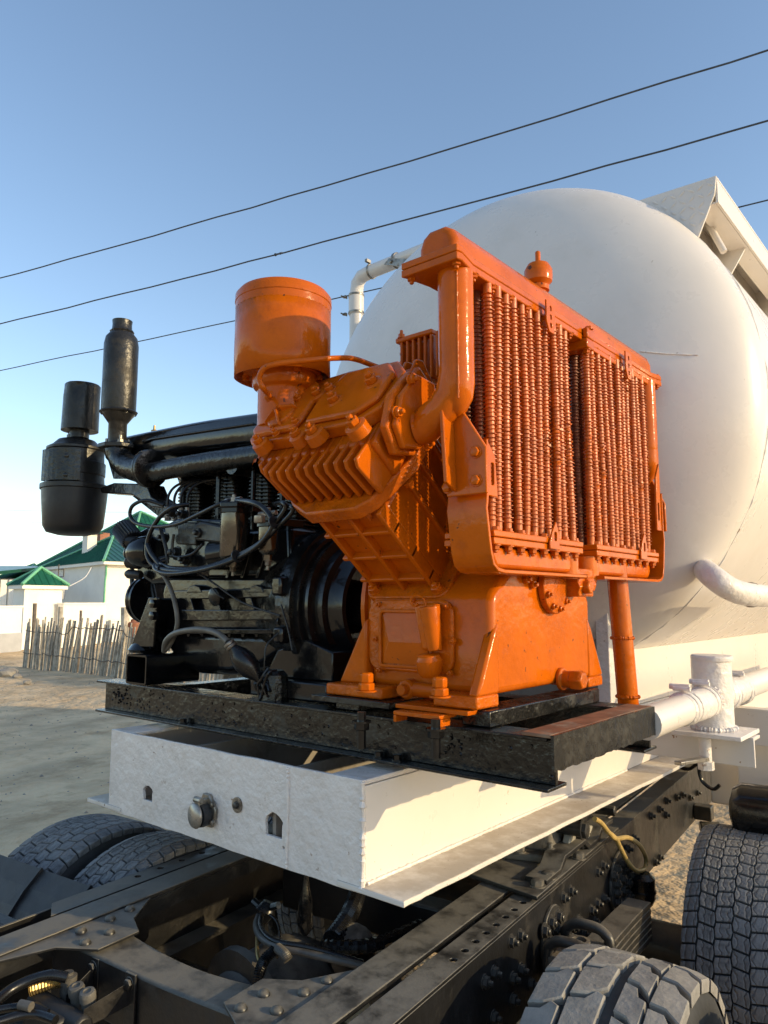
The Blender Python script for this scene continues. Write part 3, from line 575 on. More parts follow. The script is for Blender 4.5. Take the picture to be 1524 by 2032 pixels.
for px, py_ in ((727, 1372), (873, 1383)):
    q = at(px, py_, Z=CZ+.035)
    o = obj('anchor_bolt', MB().hexb((q.x, q.y, CZ+.034), (0, 0, 1), .024, .026).lathe([(.019, .026), (.021, .03), (.021, .05), (.015, .054)], (q.x, q.y, CZ+.034), (0, 0, 1), 6), 'orange', co, bev=.002)
    obj('anchor_stud', MB().cyl((q.x, q.y-.02, CZ-.02), (q.x, q.y-.02, CZ-.12), .013, 10).hexb((q.x, q.y-.02, CZ-.045), (0, 0, -1), .022, .025), 'black', co)
# inspection cover with filler neck
yF = 1.80; a0 = at(737, 1190, Y=yF); a1 = at(905, 1340, Y=yF)
rr = rrect(a0.x, a1.x, a1.z, a0.z, .045, 5)
m = MB().prism([(x, yF, z) for x, z in rr], (0, -.016, 0)); cv = obj('inspection_cover', m, 'orange_rough', cc, bev=.006)
b0 = at(757, 1213, Y=yF-.016); b1 = at(843, 1325, Y=yF-.016)
fr_ = MB(); holed(fr_, rrect(b0.x-.006, b1.x+.03, b1.z-.006, b0.z+.006, .012), [rrect(b0.x+.004, b1.x+.02, b1.z+.004, b0.z-.004, .008)], lambda u, v: (u, yF-.0155, v), (0, -.010, 0)); obj('panel_frame', fr_, 'orange', cv, bev=.003)
x0_, x1_, z0_, z1_ = b0.x+.006, b1.x+.018, b1.z+.006, b0.z-.006; zm = (z0_+z1_)/2
m = MB().add([(x0_, yF-.017, z0_), (x1_, yF-.017, z0_), (x1_, yF-.017, z1_), (x0_, yF-.017, z1_), (x0_+.035, yF-.03, zm-.01), (x1_, yF-.03, zm-.01)], [(0, 1, 5, 4), (4, 5, 2, 3), (0, 4, 3), (1, 2, 5)]); obj('raised_panel', m, 'orange', cv, sa=0)
for px, py_ in ((752, 1200), (820, 1192), (888, 1203), (746, 1268), (899, 1272), (753, 1330), (893, 1336)):
    q = at(px, py_, Y=yF-.016); obj('cover_bolt', MB().hexb((q.x, yF-.0155, q.z), (0, -1, 0), .0085, .009, .005), 'orange', cv)
n0, n1 = at(852, 1203, Y=yF-.055), at(863, 1290, Y=yF-.04)
obj('filler_neck', MB().lathe([(.030, 0), (.031, .01), (.021, (n0-n1).length)], n0, n1-n0, 20), 'orange', cv, bev=.002)
obj('filler_base', MB().prism([at(832, 1200, Y=yF-.02), at(876, 1196, Y=yF-.02), at(878, 1290, Y=yF-.02), at(848, 1290, Y=yF-.02)], (0, -.03, 0)), 'orange', cv, bev=.008)
n2 = at(852, 1318, Y=yF-.045); obj('filler_pot', MB().lathe([(.026, -.035), (.036, -.022), (.039, .012), (.033, .022), (.033, .028), (.02, .03)], n2, (0, -.15, 1), 22).lathe([(.03, 0), (.03, .05)], n2, (0, 1, 0), 16), 'orange', cv)
obj('dipstick_wire', MB().tube([at(x, y, Y=yF-.05) for x, y in ((845, 1203), (842, 1190), (832, 1182), (820, 1184), (815, 1194), (822, 1203), (829, 1198))], .0035, 6, sm=6), 'orange', cv)
q = at(806, 1368, Y=yF-.03); obj('drain_plug', MB().lathe([(.03, .05), (.03, 0), (.024, -.008)], q, (0, 1, 0), 18).lathe([(.017, 0), (.017, .022)], q+V((0, -.006, 0)), (0, -1, 0), 8).cyl(q+V((.02, .015, 0)), q+V((.12, .02, .0)), .022, 12), 'orange', cc, bev=.002)
q = at(1112, 1347, X=1.006); obj('drain_plug', MB().lathe([(.036, 0), (.036, .012), (.027, .014), (.027, .04)], q, (1, 0, 0), 18).lathe([(.032, .04), (.033, .07), (.026, .082)], q, (1, .0, 0), 6), 'orange_rough', cc, bev=.003)
# bearing cover of the end face under the intercooler
q = at(1092, 1165, X=1.006); bc = obj('bearing_cover', MB().lathe([(.085, 0), (.085, .022), (.05, .03)], q, (1, 0, 0), 28), 'orange_rough', cc, bev=.003)
for k in range(5):
    a = R(200+k*40); obj('cover_bolt', MB().hexb(q+V((.021, .07*math.cos(a), .07*math.sin(a))), (1, 0, 0), .011, .014, .006), 'orange', bc)
obj('oil_pump', MB().box(1.006, 1.075, q.y+.06, q.y+.17, q.z-.03, q.z+.06).cyl((1.03, q.y+.10, q.z+.03), (1.03, q.y+.24, q.z+.03), .03, 14).cyl((1.075, q.y+.1, q.z), (1.10, q.y+.1, q.z), .024, 6), 'orange_rough', cc, bev=.005)
for a, b in ((-.02, 1150), (.02, 1160)): obj('cover_bolt', MB().hexb(at(1044, b, X=1.0)+V((0, a, 0)), (1, 0, 0), .014, .02, .008), 'orange', cc)
obj('outlet_union', MB().lathe([(.02, 0), (.02, .05), (.028, .052), (.028, .09)], at(1140, 1165, X=1.06), (.1, 1, .1), 8), 'orange', cc, bev=.002)
# cylinder banks -------------------------------------------------------------
BE = R(38); ca, sa_ = math.cos(BE), math.sin(BE)
def bank(rear):
    def B_(x, a, w):
        y = -a*ca + w*sa_; z = a*sa_ + w*ca
        return V((x, 2*YC-y, z)) if rear else V((x, y, z))
    def bb(mb, x0, x1, a0, a1, w0, w1):
        p = [B_(x, a, w) for a in (a0, a1) for x, w in ((x0, w0), (x1, w0), (x1, w1), (x0, w1))]
        if rear: p = [p[i] for i in (3, 2, 1, 0, 7, 6, 5, 4)]
        return mb.hexa([p[i] for i in (3, 2, 1, 0, 7, 6, 5, 4)])
    nA = (B_(0, 1, 0)-B_(0, 0, 0)); nW = (B_(0, 0, 1)-B_(0, 0, 0))
    w0, w1 = 2.715, 3.10; wm = (w0+w1)/2
    nk = [B_(x, a, w) for a, xl, xr in ((-.32, .555, .80), (.14, .525, .80)) for x, w in ((xl, w0+.012), (xr, w0+.012), (xr, w1-.01), (xl, w1-.01))]
    nk = [nk[i] for i in ((3, 2, 1, 0, 7, 6, 5, 4) if not rear else (0, 1, 2, 3, 4, 5, 6, 7))]
    bk = obj('cylinder_bank', MB().hexa(nk), 'orange', co, bev=.02, seg=3)
    fl = MB(); fl.prism([B_(x, -.225, w) for x, w in rrect(.525, .845, 2.672, 3.15, .04)], nA*.03); obj('base_flange', fl, 'orange_rough', bk, bev=.004)
    for x in (.56, .81):
        for w in (2.70,): obj('flange_bolt', MB().hexb(B_(x, -.195, w), nA, .018, .022, .008), 'orange', bk)
    obj('flange_bolt', MB().hexb(B_(.818, -.195, 2.83), nA, .016, .02, .008), 'orange', bk)
    # ribs of the neck
    for a in (-.15, -.045, .06): obj('neck_rib', bb(MB(), .525, .80, a-.007, a+.007, w0-.012, w0+.03), 'orange', bk, bev=.004)
    for x in (.56, .675, .792): obj('neck_rib', bb(MB(), x-.008, x+.008, -.20, .14, w0-.014, w0+.03), 'orange', bk, bev=.004)
    for w in (2.86, 2.95, 3.04): obj('neck_rib', bb(MB(), .792, .812, -.2, .14, w-.008, w+.008), 'orange', bk, bev=.004)
    # flange between neck and finned block
    fl = MB(); fl.prism([B_(x, .14, w) for x, w in ((.55, 2.685), (.745, 2.685), (.79, 2.715), (.86, 2.86), (.86, 3.16), (.36, 3.16), (.36, 2.86), (.395, 2.795), (.46, 2.735))], nA*.045); obj('cylinder_flange', fl, 'orange_rough', bk, bev=.006)
    for x, w in ((.74, 2.685), (.835, 2.80), (.6, 2.69)): obj('flange_bolt', MB().hexb(B_(x, .137, w+.03), -nA, .014, .018, .01), 'orange', bk)
    # finned block
    obj('cylinder_block', bb(MB(), .345, .845, .184, .315, 2.80, 3.14), 'orange', bk, bev=.012)
    x = .352; k = 0; xs_ = []
    while x < .84: xs_.append(x); x += .0385
    fm = None
    for x in xs_:
        k_ = .085*max(0, (.50-x)/.15)**1.6; prof = [(.186, 2.795), (.186, 2.728+k_*.95), (.30, 2.718+k_), (.322, 2.73+k_), (.318, 2.80), (.318, 3.13), (.322, 3.165), (.30, 3.185), (.186, 3.165)]
        f = MB(); f.prism([B_(x, a, w) for a, w in prof], (.0135, 0, 0)); obj('cooling_fin', f, 'orange', bk, bev=.005, seg=3)
    # head
    hp = [(.315, 2.87), (.345, 2.845), (.55, 2.838), (.60, 2.845), (.79, 2.85), (.85, 2.90), (.86, 3.05), (.80, 3.12), (.6, 3.135), (.36, 3.12), (.315, 3.08)]
    h = MB(); h.prism([B_(x, .316, w) for x, w in hp], nA*.042); hd = obj('cylinder_head', h, 'orange', bk, bev=.007, seg=3)
    dome = MB()
    for (poly, hgt) in (([(.575, 2.875), (.78, 2.868), (.835, 2.92), (.84, 3.03), (.79, 3.095), (.62, 3.10), (.565, 3.0)], .020), ([(.335, 2.885), (.36, 2.862), (.53, 2.858), (.55, 2.90), (.545, 3.02), (.50, 3.09), (.37, 3.09), (.335, 3.05)], .024)):
        o = MB(); o.prism([B_(x, .357, w) for x, w in poly], nA*hgt); obj('valve_cover', o, 'orange', hd, bev=.012, seg=4)
    if not rear:
        P0 = B_(.6, .378, 2.95); g4 = lambda x, y: (480+x/3.048, 740+y/3.048)
        bolts = [(790, 55, 1.4), (455, 125, 1.15), (535, 100, 1.1), (560, 165, 1.3), (680, 310, 1.35), (430, 355, 1.3), (330, 372, 1.15), (105, 418, 1.15), (205, 365, .8), (350, 165, .9), (325, 295, .8), (185, 340, .6), (320, 130, .6)]
        for x, y, k in bolts:
            q = onp(*g4(x, y), P0, nA) - nA*.003
            o = obj('head_bolt', MB().hexb(q, nA, .0135*k, .017*k, .008*k), 'orange', hd, bev=.0015)
            if k > 1.1: obj('boss', MB().lathe([(.026*k, -.03), (.024*k, .0), (.02*k, .003)], q, nA, 16), 'orange', hd)
        # unloader valve with ribs
        q = onp(*g4(245, 265), P0, nA); uv = obj('unloader_valve', MB().lathe([(.055, -.02), (.05, .012), (.02, .018)], q, nA, 20), 'orange_rough', hd, bev=.004)
        for k in range(4):
            a = R(30+90*k); d = (V((1, 0, 0))*math.cos(a)+nW*math.sin(a)); e = nA.cross(d)
            r_ = MB(); r_.prism([q+d*.01+nA*.01-e*.004, q+d*.062+nA*.0-e*.004, q+d*.055+nA*.018-e*.004, q+d*.01+nA*.038-e*.004], e*.008); obj('rib', r_, 'orange', uv, bev=.002)
    # side outlet flange
    if not rear:
        of = MB(); of.prism([V((.861, p.y, p.z)) for p in [B_(0, a, w) for a, w in ((.17, 2.99), (.20, 2.86), (.26, 2.80), (.335, 2.83), (.375, 2.92), (.36, 3.04), (.28, 3.09))]], (.026, 0, 0)); ofl = obj('outlet_flange', of, 'orange_rough', hd, bev=.006)
        gk = MB(); gk.prism([V((.887, p.y, p.z)) for p in [B_(0, a, w) for a, w in ((.18, 2.98), (.21, 2.87), (.26, 2.82), (.325, 2.845), (.36, 2.925), (.35, 3.03), (.28, 3.075))]], (.022, 0, 0)); obj('gasket_plate', gk, 'orange', ofl, bev=.006)
        for a, w in ((.20, 2.90), (.345, 2.87), (.36, 2.99), (.22, 3.04)): q = B_(0, a, w); obj('flange_bolt', MB().hexb(V((.908, q.y, q.z)), (1, 0, 0), .014, .016, .01), 'orange', ofl)
    return B_, nA, nW, bk
B1, nA1, nW1, bk1 = bank(False); bank(True)
# intake filter can on the left end of the head
FX = at(562, 665, Y=1.56); fx, fy = FX.x, 1.56; fr = .1555
zt_ = at(562, 583, Y=fy-.0).z-.01; zb_ = at(562, 757, Y=fy).z+.005
n = 48; m = MB(); rings = []
cv_prof = [(fr*.0, zt_+.012), (fr*.55, zt_+.010), (fr*.93, zt_+.002), (fr*1.0, zt_-.012), (fr*1.005, zt_-.035), (fr*.992, zt_-.037), (fr*.992, zt_-.06)]
flt = obj('intake_filter', MB().lathe([(max(r, .002), z) for r, z in cv_prof], (fx, fy, 0), (0, 0, 1), 56, caps=False), 'orange', co, sa=40)
sk2 = MB(); vs = []; fs = []
for j, z in enumerate((zt_-.06, zt_-.14, zt_-.22, zb_+.06, zb_)):
    for i in range(n):
        a = 2*math.pi*i/n; rr_ = fr*.992 + (.0022*math.sin(3*a+j)+random.uniform(-.0006, .0006))*(j/4); zz_ = z + (.006*math.sin(2*a+1) if j == 4 else 0); vs.append((fx+rr_*math.cos(a), fy+rr_*math.sin(a), zz_))
for j in range(4):
    for i in range(n): fs.append((j*n+i, (j+1)*n+i, (j+1)*n+(i+1) % n, j*n+(i+1) % n))
sk2.add(vs, fs); so2 = obj('skirt', sk2, 'orange', flt, sa=50); md = so2.modifiers.new('wall', 'SOLIDIFY'); md.thickness = .003; md.offset = -1
obj('filter_core', MB().lathe([(.125, .0), (.128, .10), (.128, .2)], (fx, fy, zb_+.012), (0, 0, 1), 32), 'orange_tube', flt)
obj('filter_neck', MB().lathe([(.085, -.16), (.085, -.04), (.10, -.03), (.105, -.012), (.105, .015)], (fx+.005, fy+.005, zb_), (0, 0, 1), 32), 'orange', flt, bev=.003)
for k in range(6):
    a = R(k*60-20); obj('filter_tab', MB().box(-.013, .013, -.002, .022, 0, .025) if 0 else MB().hexb((fx+.118*math.cos(a), fy+.118*math.sin(a), zb_+.012), (0, 0, -1), .011, .014), 'orange', flt)
q = at(512, 717, Y=fy); q = V((fx-fr*.80, fy-fr*.60, q.z)); obj('skirt_hole', MB().lathe([(.007, 0), (.007, .003)], q+V((.0, .0, 0)), (-.8, -.6, 0), 10), 'black_matte', flt)
# oil line from the head over to the oil separator
g1 = lambda x, y: (430+x/3.048, 430+y/3.048)
ol = [onp(*g1(350, 1120), B1(.4, .38, 2.9), nA1)] + [at(*g1(x, y), Y=Y) for x, y, Y in ((290, 1050, 1.40), (258, 985, 1.38), (285, 920, 1.38), (370, 890, 1.4), (560, 868, 1.46), (720, 856, 1.54), (830, 860, 1.6), (960, 905, 1.7), (1100, 955, 1.8), (1220, 1000, 1.88), (1340, 1030, 1.95))]
oo = obj('oil_line', MB().tube(ol, .0085, 10, sm=8), 'orange', co, sa=60)
obj('union_nut', MB().lathe([(.013, -.012), (.02, -.008), (.02, .03), (.012, .034)], ol[0]+(ol[1]-ol[0])*.35, ol[1]-ol[0], 6).lathe([(.017, 0), (.017, .03)], ol[0]-nA1*.02, nA1, 12), 'orange', oo, bev=.002)
# slotted finned housing between the banks
hx0, hx1 = at(822, 700, Y=2.08).x, at(885, 700, Y=2.08).x; hz0, hz1 = at(840, 775, Y=2.0).z, at(840, 680, Y=2.08).z
hs = obj('valve_housing', MB().box(hx0, hx1, 2.02, 2.2, hz0, hz1-.02), 'orange_rough', co, bev=.012, seg=3)
for k in range(7): obj('rib', MB().box(hx0+.008+k*.026, hx0+.019+k*.026, 1.985, 2.021, hz0+.035, hz1-.012), 'orange', hs, bev=.004)
obj('rib', MB().box(hx0-.01, hx1+.01, 1.98, 2.03, hz1-.02, hz1), 'orange', hs, bev=.006); obj('lower_flange', MB().box(hx0-.02, hx1+.02, 1.98, 2.22, hz0-.015, hz0+.012), 'orange', hs, bev=.006)
for k in range(6): obj('fin', MB().box(hx0-.022, hx0-.001, 2.02, 2.19, hz0+.03+k*.032, hz0+.042+k*.032), 'orange', hs, bev=.003)
obj('housing_stud', MB().hexb((hx0+.012, 1.99, hz1-.002), (0, 0, 1), .012, .016, .012), 'orange', hs)
obj('housing_column', MB().lathe([(.09, 0), (.07, .1), (.07, hz0-2.19), (.1, hz0-2.18)], ((hx0+hx1)/2, 2.12, 2.17), (0, 0, 1), 20), 'orange', hs)
obj('housing_stud', MB().hexb(at(850, 790, Y=1.98), (0, 0, -1), .016, .018), 'orange', hs)

# ---- intercooler
ic = co
RX = 1.0; y0r, y1r = 1.525, 3.03; zf = 2.868
m = MB(); arcp = [(-.062, zf+.03), (-.062, zf+.075), (-.05, zf+.105), (-.025, zf+.122), (.025, zf+.122), (.05, zf+.105), (.062, zf+.075), (.062, zf+.03)]
m.prism([(RX+a, y0r+.03, b) for a, b in arcp], (0, y1r-y0r-.07, 0)); tt = obj('header_tank', m, 'orange', co, bev=.02, seg=4)
def fplate(z, t): 
    m = MB(); m.prism([(x, y, z) for x, y in ((RX-.098, y0r), (RX+.088, y0r), (RX+.092, y0r+.02), (RX+.075, y0r+.10), (RX+.075, y1r-.10), (RX+.088, y1r-.02), (RX+.085, y1r), (RX-.09, y1r), (RX-.09, y1r-.02), (RX-.075, y1r-.1), (RX-.075, y0r+.1), (RX-.09, y0r+.02))], (0, 0, t)); return m
obj('flange_plate', fplate(zf+.0165, .020), 'orange', tt, bev=.003); obj('flange_plate', fplate(zf-.006, .0215), 'orange', tt, bev=.003)
nutm = hexmesh('flange_nut', 'orange', .0125, .014, .006); headm = hexmesh('flange_nut', 'orange', .0125, .011)
for i in range(16):
    y = y0r+.022 + (y1r-y0r-.044)*i/15
    for dx in ((.072, -.078) if i in (0, 15) else (.062,)):
        place('flange_nut', nutm, tt, (RX+dx, y, zf), (0, 0, -1))
        if i in (0, 15, 10): place('flange_nut', headm, tt, (RX+dx, y, zf+.031), (0, 0, 1))
for yy in (2.30,):
    eb = obj('flange_end', MB().box(RX-.085, RX+.092, yy, yy+.06, zf-.034, zf-.0005).box(RX+.0765, RX+.094, yy, yy+.06, zf, zf+.036), 'orange', tt, bev=.004)
    for dy in (.03,): place('flange_nut', nutm, tt, (RX+.075, yy+dy, zf-.034), (0, 0, -1)); place('flange_nut', headm, tt, (RX+.086, yy+dy, zf+.036), (0, 0, 1))
    obj('flange_end', MB().box(RX-.085, RX+.074, yy+.06, y1r-.12, zf-.022, zf-.0005), 'orange', tt, bev=.003)
# relief valve on top
q = at(1069, 575, X=RX); q = V((RX-.0, q.y, zf+.12)); obj('relief_valve', MB().lathe([(.025, -.01), (.025, .012), (.035, .014), (.035, .03), (.03, .032), (.045, .045), (.047, .06), (.047, .085), (.036, .105), (.014, .112), (.009, .114), (.009, .15), (.007, .153)], q, (0, 0, 1), 20), 'orange', co, sa=30)
# downpipe to the head (near end)
PXc, PYc = at(905, 650, Y=1.60).x, 1.60; pz = 2.452
fo = B1(.909, .275, 2.945)
ep = [V((PXc, PYc, zf-.002)), V((PXc, PYc, 2.62)), V((PXc, PYc, 2.575)), V((PXc-.012, PYc, 2.525)), V((PXc-.04, PYc-.004, 2.487)), V((PXc-.075, PYc-.012, 2.464)), V((.93, fo.y+.005, 2.453)), V((.905, fo.y, 2.45))]
dp = obj('riser_pipe', MB().tube(ep, .0485, 28), 'orange', co, sa=50)
obj('pipe_tip', MB().lathe([(.0485, 0), (.0486, .05), (.043, .09), (.025, .125), (.0, .14)], V((PXc, PYc, 2.60)), (0, -.0, -1), 28), 'orange', dp, sa=60)
obj('weld_seam', weld([V((PXc+.030, PYc-.038, z)) for z in (2.85, 2.7, 2.5)], .003, 30, .4), 'orange', dp)
# gusset and bracket strap, near end
g = MB(); q0 = V((PXc-.045, PYc-.005, 2.54)); g.prism([V((PXc-.012, PYc+.004, 2.47+.08)), V((PXc+.012, PYc+.004, 2.48)), V((PXc+.085, PYc+.004, 2.37)), V((PXc+.085, PYc+.004, 2.25)), V((PXc-.04, PYc+.004, 2.25)), V((PXc-.055, PYc+.004, 2.36))], (0, .012, 0)); gs = obj('pipe_gusset', g, 'orange', co, bev=.003)
obj('gusset_web', MB().prism([V((PXc-.03, PYc+.004, 2.60)), V((PXc-.018, PYc+.004, 2.26)), V((PXc-.012, PYc-.05, 2.28)), V((PXc-.03, PYc-.045, 2.50))], (.012, 0, 0)), 'orange', gs, bev=.003)
for dx, z in ((.055, 2.36), (.055, 2.285), (-.035, 2.35), (-.035, 2.275)): obj('gusset_bolt', MB().hexb((PXc+dx, PYc+.003, z), (0, -1, 0), .014, .012), 'orange', gs, bev=.0015)
xa, xb = .975, 1.100; xm = RX+.02
def strap(pts, x0, x1, th=.010):
    m = MB(); n = len(pts); c = [V((0, a, b)) for a, b in pts]; N2 = []
    for i in range(n):
        t = (c[min(i+1, n-1)]-c[max(i-1, 0)]).normalized(); N2.append(V((0, -t.z, t.y)))
    vs = []
    for p, q in zip(c, N2): vs += [(x0, p.y, p.z), (x1, p.y, p.z), (x1, p.y+q.y*th, p.z+q.z*th), (x0, p.y+q.y*th, p.z+q.z*th)]
    m.add(vs, [(i*4+a, (i+1)*4+a, (i+1)*4+(a+1) % 4, i*4+(a+1) % 4) for i in range(n-1) for a in range(4)] + [(3, 2, 1, 0), ((n-1)*4, (n-1)*4+1, (n-1)*4+2, (n-1)*4+3)]); return m
zt0 = 2.052
sp_ = [(1.635, 2.40), (1.635, 2.26), (1.632, 2.235), (1.628, 2.215), (1.642, 2.13), (1.648, 2.10), (1.66, 2.068), (1.685, zt0), (1.72, zt0-.004), (2.22, zt0-.004)]
st = obj('strap', strap(sp_, xa, xb), 'orange', co, bev=.002, sa=40)
ln = MB(); holed(ln, [(1.645, 2.40), (1.685, 2.36), (1.695, 2.25), (1.645, 2.25)], [rrect(1.662, 1.678, 2.28, 2.34, .006)], lambda u, v: (xb-.004, u, v), (-.008, 0, 0)); obj('slotted_lug', ln, 'orange', st, bev=.002)
Ym = 2.285
sp2 = [(2*Ym-a, b) for a, b in sp_][::-1]; st2 = obj('strap', strap(sp2, xa, xb), 'orange', co, bev=.002, sa=40)
ln = MB(); holed(ln, [(2.925, 2.52), (2.885, 2.46), (2.875, 2.25), (2.925, 2.25)], [rrect(2.89, 2.908, 2.29, 2.36, .006)], lambda u, v: (xb-.004, u, v), (-.008, 0, 0)); obj('slotted_lug', ln, 'orange', st2, bev=.002)
# far riser
q = at(1293, 850, X=RX+.03); yf = 2.945
fp_ = [V((RX+.045, yf, zf)), V((RX+.045, yf, 2.62)), V((RX+.045, yf-.0, 2.55)), V((RX+.0, yf, 2.50)), V((RX-.1, yf, 2.46)), V((RX-.2, yf, 2.44))]
rp2 = obj('riser_pipe', MB().tube(fp_, .041, 24), 'orange', co, sa=50); obj('pipe_tip', MB().lathe([(.041, 0), (.041, .05), (.033, .10), (.0, .14)], V((RX+.045, yf, 2.58)), (0, 0, -1), 24), 'orange', rp2, sa=60)
obj('gusset_web', MB().prism([V((RX+.03, yf, 2.52)), V((RX+.105, yf, 2.36)), V((RX+.105, yf, 2.25)), V((RX+.0, yf, 2.25))], (0, .012, 0)), 'orange', rp2, bev=.003)
# lower headers
for ya, yb in ((1.685, 2.225), (2.33, 2.90)):
    hx = (RX-.075, RX+.088); z = 2.125
    lh = obj('lower_header', MB().box(hx[0], hx[1], ya, yb, z, z+.019), 'orange', co, bev=.003); obj('flange_plate', MB().box(hx[0]+.003, hx[1]+.002, ya-.003, yb-.002, z+.0205, z+.038), 'orange', lh, bev=.003)
    bt = MB(); bt.prism([(hx[0]+.02, y_, z_) for y_, z_ in ((ya+.03, z-.001), (yb-.03, z-.001), (yb-.03, z-.04), (yb-.05, z-.062), (ya+.05, z-.062), (ya+.03, z-.04))], (.12, 0, 0)); obj('lower_tank', bt, 'orange', lh, bev=.012, seg=3)
    for i in range(8):
        y = ya+.03+(yb-ya-.06)*i/7
        place('flange_nut', nutm, lh, (RX+.073, y, z), (0, 0, -1)); place('flange_nut', headm, lh, (RX+.073, y, z+.039), (0, 0, 1))
    obj('outlet_neck', MB().cyl((RX+.03, ya+.03 if ya > 2 else yb-.02, z-.001), (RX+.03, ya+.03 if ya > 2 else yb-.02, z-.08), .045, 18), 'orange', lh)
# slotted hanger plates
def hanger(y, z0, z1, top):
    m = MB(); dz = z1-z0
    if top: prof = [(y-.028, z1), (y+.028, z1), (y+.028, z0+.03), (y+.018, z0), (y-.012, z0), (y-.028, z0+.03)]; sl = [rrect(y-.006, y+.006, z0+dz*f, z0+dz*(f+.16), .005) for f in (.15, .42, .7)]
    else: prof = [(y-.03, z0), (y+.03, z0), (y+.03, z1-.04), (y+.012, z1), (y-.012, z1-.03), (y-.03, z0+.02)]; sl = [rrect(y-.002, y+.014, z0+dz*.3, z0+dz*.62, .005)]
    holed(m, prof, sl, lambda u, v: (RX+.092, u, v), (.006, 0, 0)); obj('hanger_plate', m, 'orange', co, bev=.0015)
for px, py_, pz_ in ((1088, 600, 660), (1243, 700, 752)): a = at(px, py_, X=RX+.09); b = at(px, pz_, X=RX+.09); hanger(a.y, b.z, a.z, True)
for px, py_, pz_ in ((1097, 1090, 1035), (1275, 1110, 1058)): a = at(px, py_, X=RX+.09); b = at(px, pz_, X=RX+.09); hanger(a.y, a.z, b.z, False)
# finned tubes: four mesh variants shared by all tubes
L0, L1 = 2.163, zf
def tubemesh(seed, tm='orange_tube'):
    rn = random.Random(seed); m = MB(); n = 10; r0 = .0130; prof = [(r0, 0)]; z = .03; H = L1-L0; cx = []
    while z < H-.03:
        rf = .0190*rn.uniform(.95, 1.03); prof += [(r0, z), (rf, z+.0003), (rf, z+.0009), (r0, z+.0012)]; z += .0118
    prof.append((r0, H)); m.lathe(prof, (0, 0, 0), (0, 0, 1), n, caps=False)
    for i, v in enumerate(m.v):
        rr_ = math.hypot(v.x, v.y)
        if rr_ > .014:                                     # bent, crushed fins
            zz_ = v.z/H; a = math.atan2(v.y, v.x)
            v.z += rn.uniform(-.0016, .0016)
            if seed >= 2 and math.sin(zz_*9+seed*2) > .7: v.z += rn.uniform(-.004, .004); k = rn.uniform(.82, 1.06); v.x *= k; v.y *= k
        v.x += .004*math.sin(v.z*5+seed); v.y += .004*math.sin(v.z*4.2+seed*1.7)
    return mesh('finned_tube', m, tm, 50)
tms = [tubemesh(i) for i in range(6)]; tmi = [tubemesh(i, 'shaded_tube') for i in (0, 3)]
for ya, yb, nn in ((1.712, 2.19, 11), (2.345, 2.845, 11)):
    for row, x in enumerate((RX+.062, RX+.012, RX-.040)):
        for i in range(nn):
            y = ya+(yb-ya)*i/(nn-1) + (.0 if row % 2 == 0 else .022)
            if y > yb+.005: continue
            worse = i > nn*.55 or ya > 2
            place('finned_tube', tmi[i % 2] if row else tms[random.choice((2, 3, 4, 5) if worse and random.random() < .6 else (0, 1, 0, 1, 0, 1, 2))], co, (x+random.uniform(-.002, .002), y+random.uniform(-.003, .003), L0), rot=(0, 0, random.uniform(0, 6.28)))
# outlet pipe standing in the skid bay
p0, p1 = at(1225, 1150, Y=2.62), at(1247, 1400, Y=2.62); p0.x, = (p0.x,)
lo = obj('outlet_pipe', MB().cyl(p0+(p0-p1)*.2, p1+(p1-p0)*.25, .0365, 24), 'orange', co)
for f in (.47, .93):
    c = p0+(p1-p0)*f; obj('weld_seam', weld([c+V((.0375*math.cos(a/6), .0375*math.sin(a/6), 0)) for a in range(39)], .005, 2, .5), 'orange_rough', lo)
# base plates under the feet
q0, q1, q2 = at(652, 1402, Z=CZ-.02), at(790, 1402, Z=CZ-.02), at(800, 1390, Z=CZ-.02)
obj('base_plate', MB().box(.40, .72, 1.69, 1.85, CZ-.020, CZ-.002), 'black_rough', co, bev=.002)
obj('base_plate', MB().box(.74, .99, 1.695, 1.85, CZ-.014, CZ-.002), 'orange', co, bev=.002)
obj('base_angle', MB().box(.765, .925, 1.655, 1.74, CZ-.026, CZ-.0155).box(.765, .775, 1.655, 1.708, CZ-.046, CZ-.0265).box(.915, .925, 1.655, 1.708, CZ-.046, CZ-.0265), 'orange_rough', co, bev=.002)

# ================================================================== DIESEL ENGINE
en = thing('diesel_engine', 'glossy black air-cooled diesel engine with hoses, fuel filters and upright silencer', 'engine', (-.35, 2.05, 1.64))
EY = 2.05; YN = 1.88
def ppoly(pts, Y, dy, name, m='black', par=en, bev=.008, seg=3):
    mb = MB().prism([at(x, y, Y=Y) for x, y in pts], (0, dy, 0)); return obj(name, mb, m, par, bev=bev, seg=seg)
ppoly([(328, 1250), (332, 1290), (352, 1322), (392, 1338), (455, 1340), (520, 1322), (560, 1290), (578, 1258)], 1.90, .32, 'oil_pan', bev=.045, seg=5)
blk = ppoly([(322, 1178), (330, 1146), (570, 1146), (585, 1250), (330, 1250)], YN, .36, 'engine_block', bev=.012)
ppoly([(324, 1248), (580, 1248), (580, 1258), (324, 1258)], YN-.02, .40, 'sump_flange', par=blk, bev=.003)
for i in range(9):
    q = at(345+i*27, 1253, Y=YN-.02); obj('sump_bolt', MB().hexb((q.x, YN-.012, q.z-.012), (0, 0, -1), .008, .01), 'black', blk)
ppoly([(360, 1210), (575, 1210), (578, 1230), (362, 1232)], YN-.035, .04, 'side_rail', par=blk, bev=.004)
ppoly([(340, 1172), (572, 1166), (573, 1184), (342, 1190)], YN-.03, .03, 'side_rail', par=blk, bev=.004)
for x in (372, 425, 492, 540): ppoly([(x-6, 1186), (x+6, 1186), (x+14, 1214), (x-2, 1214)], YN-.03, .035, 'rib', par=blk, bev=.003)
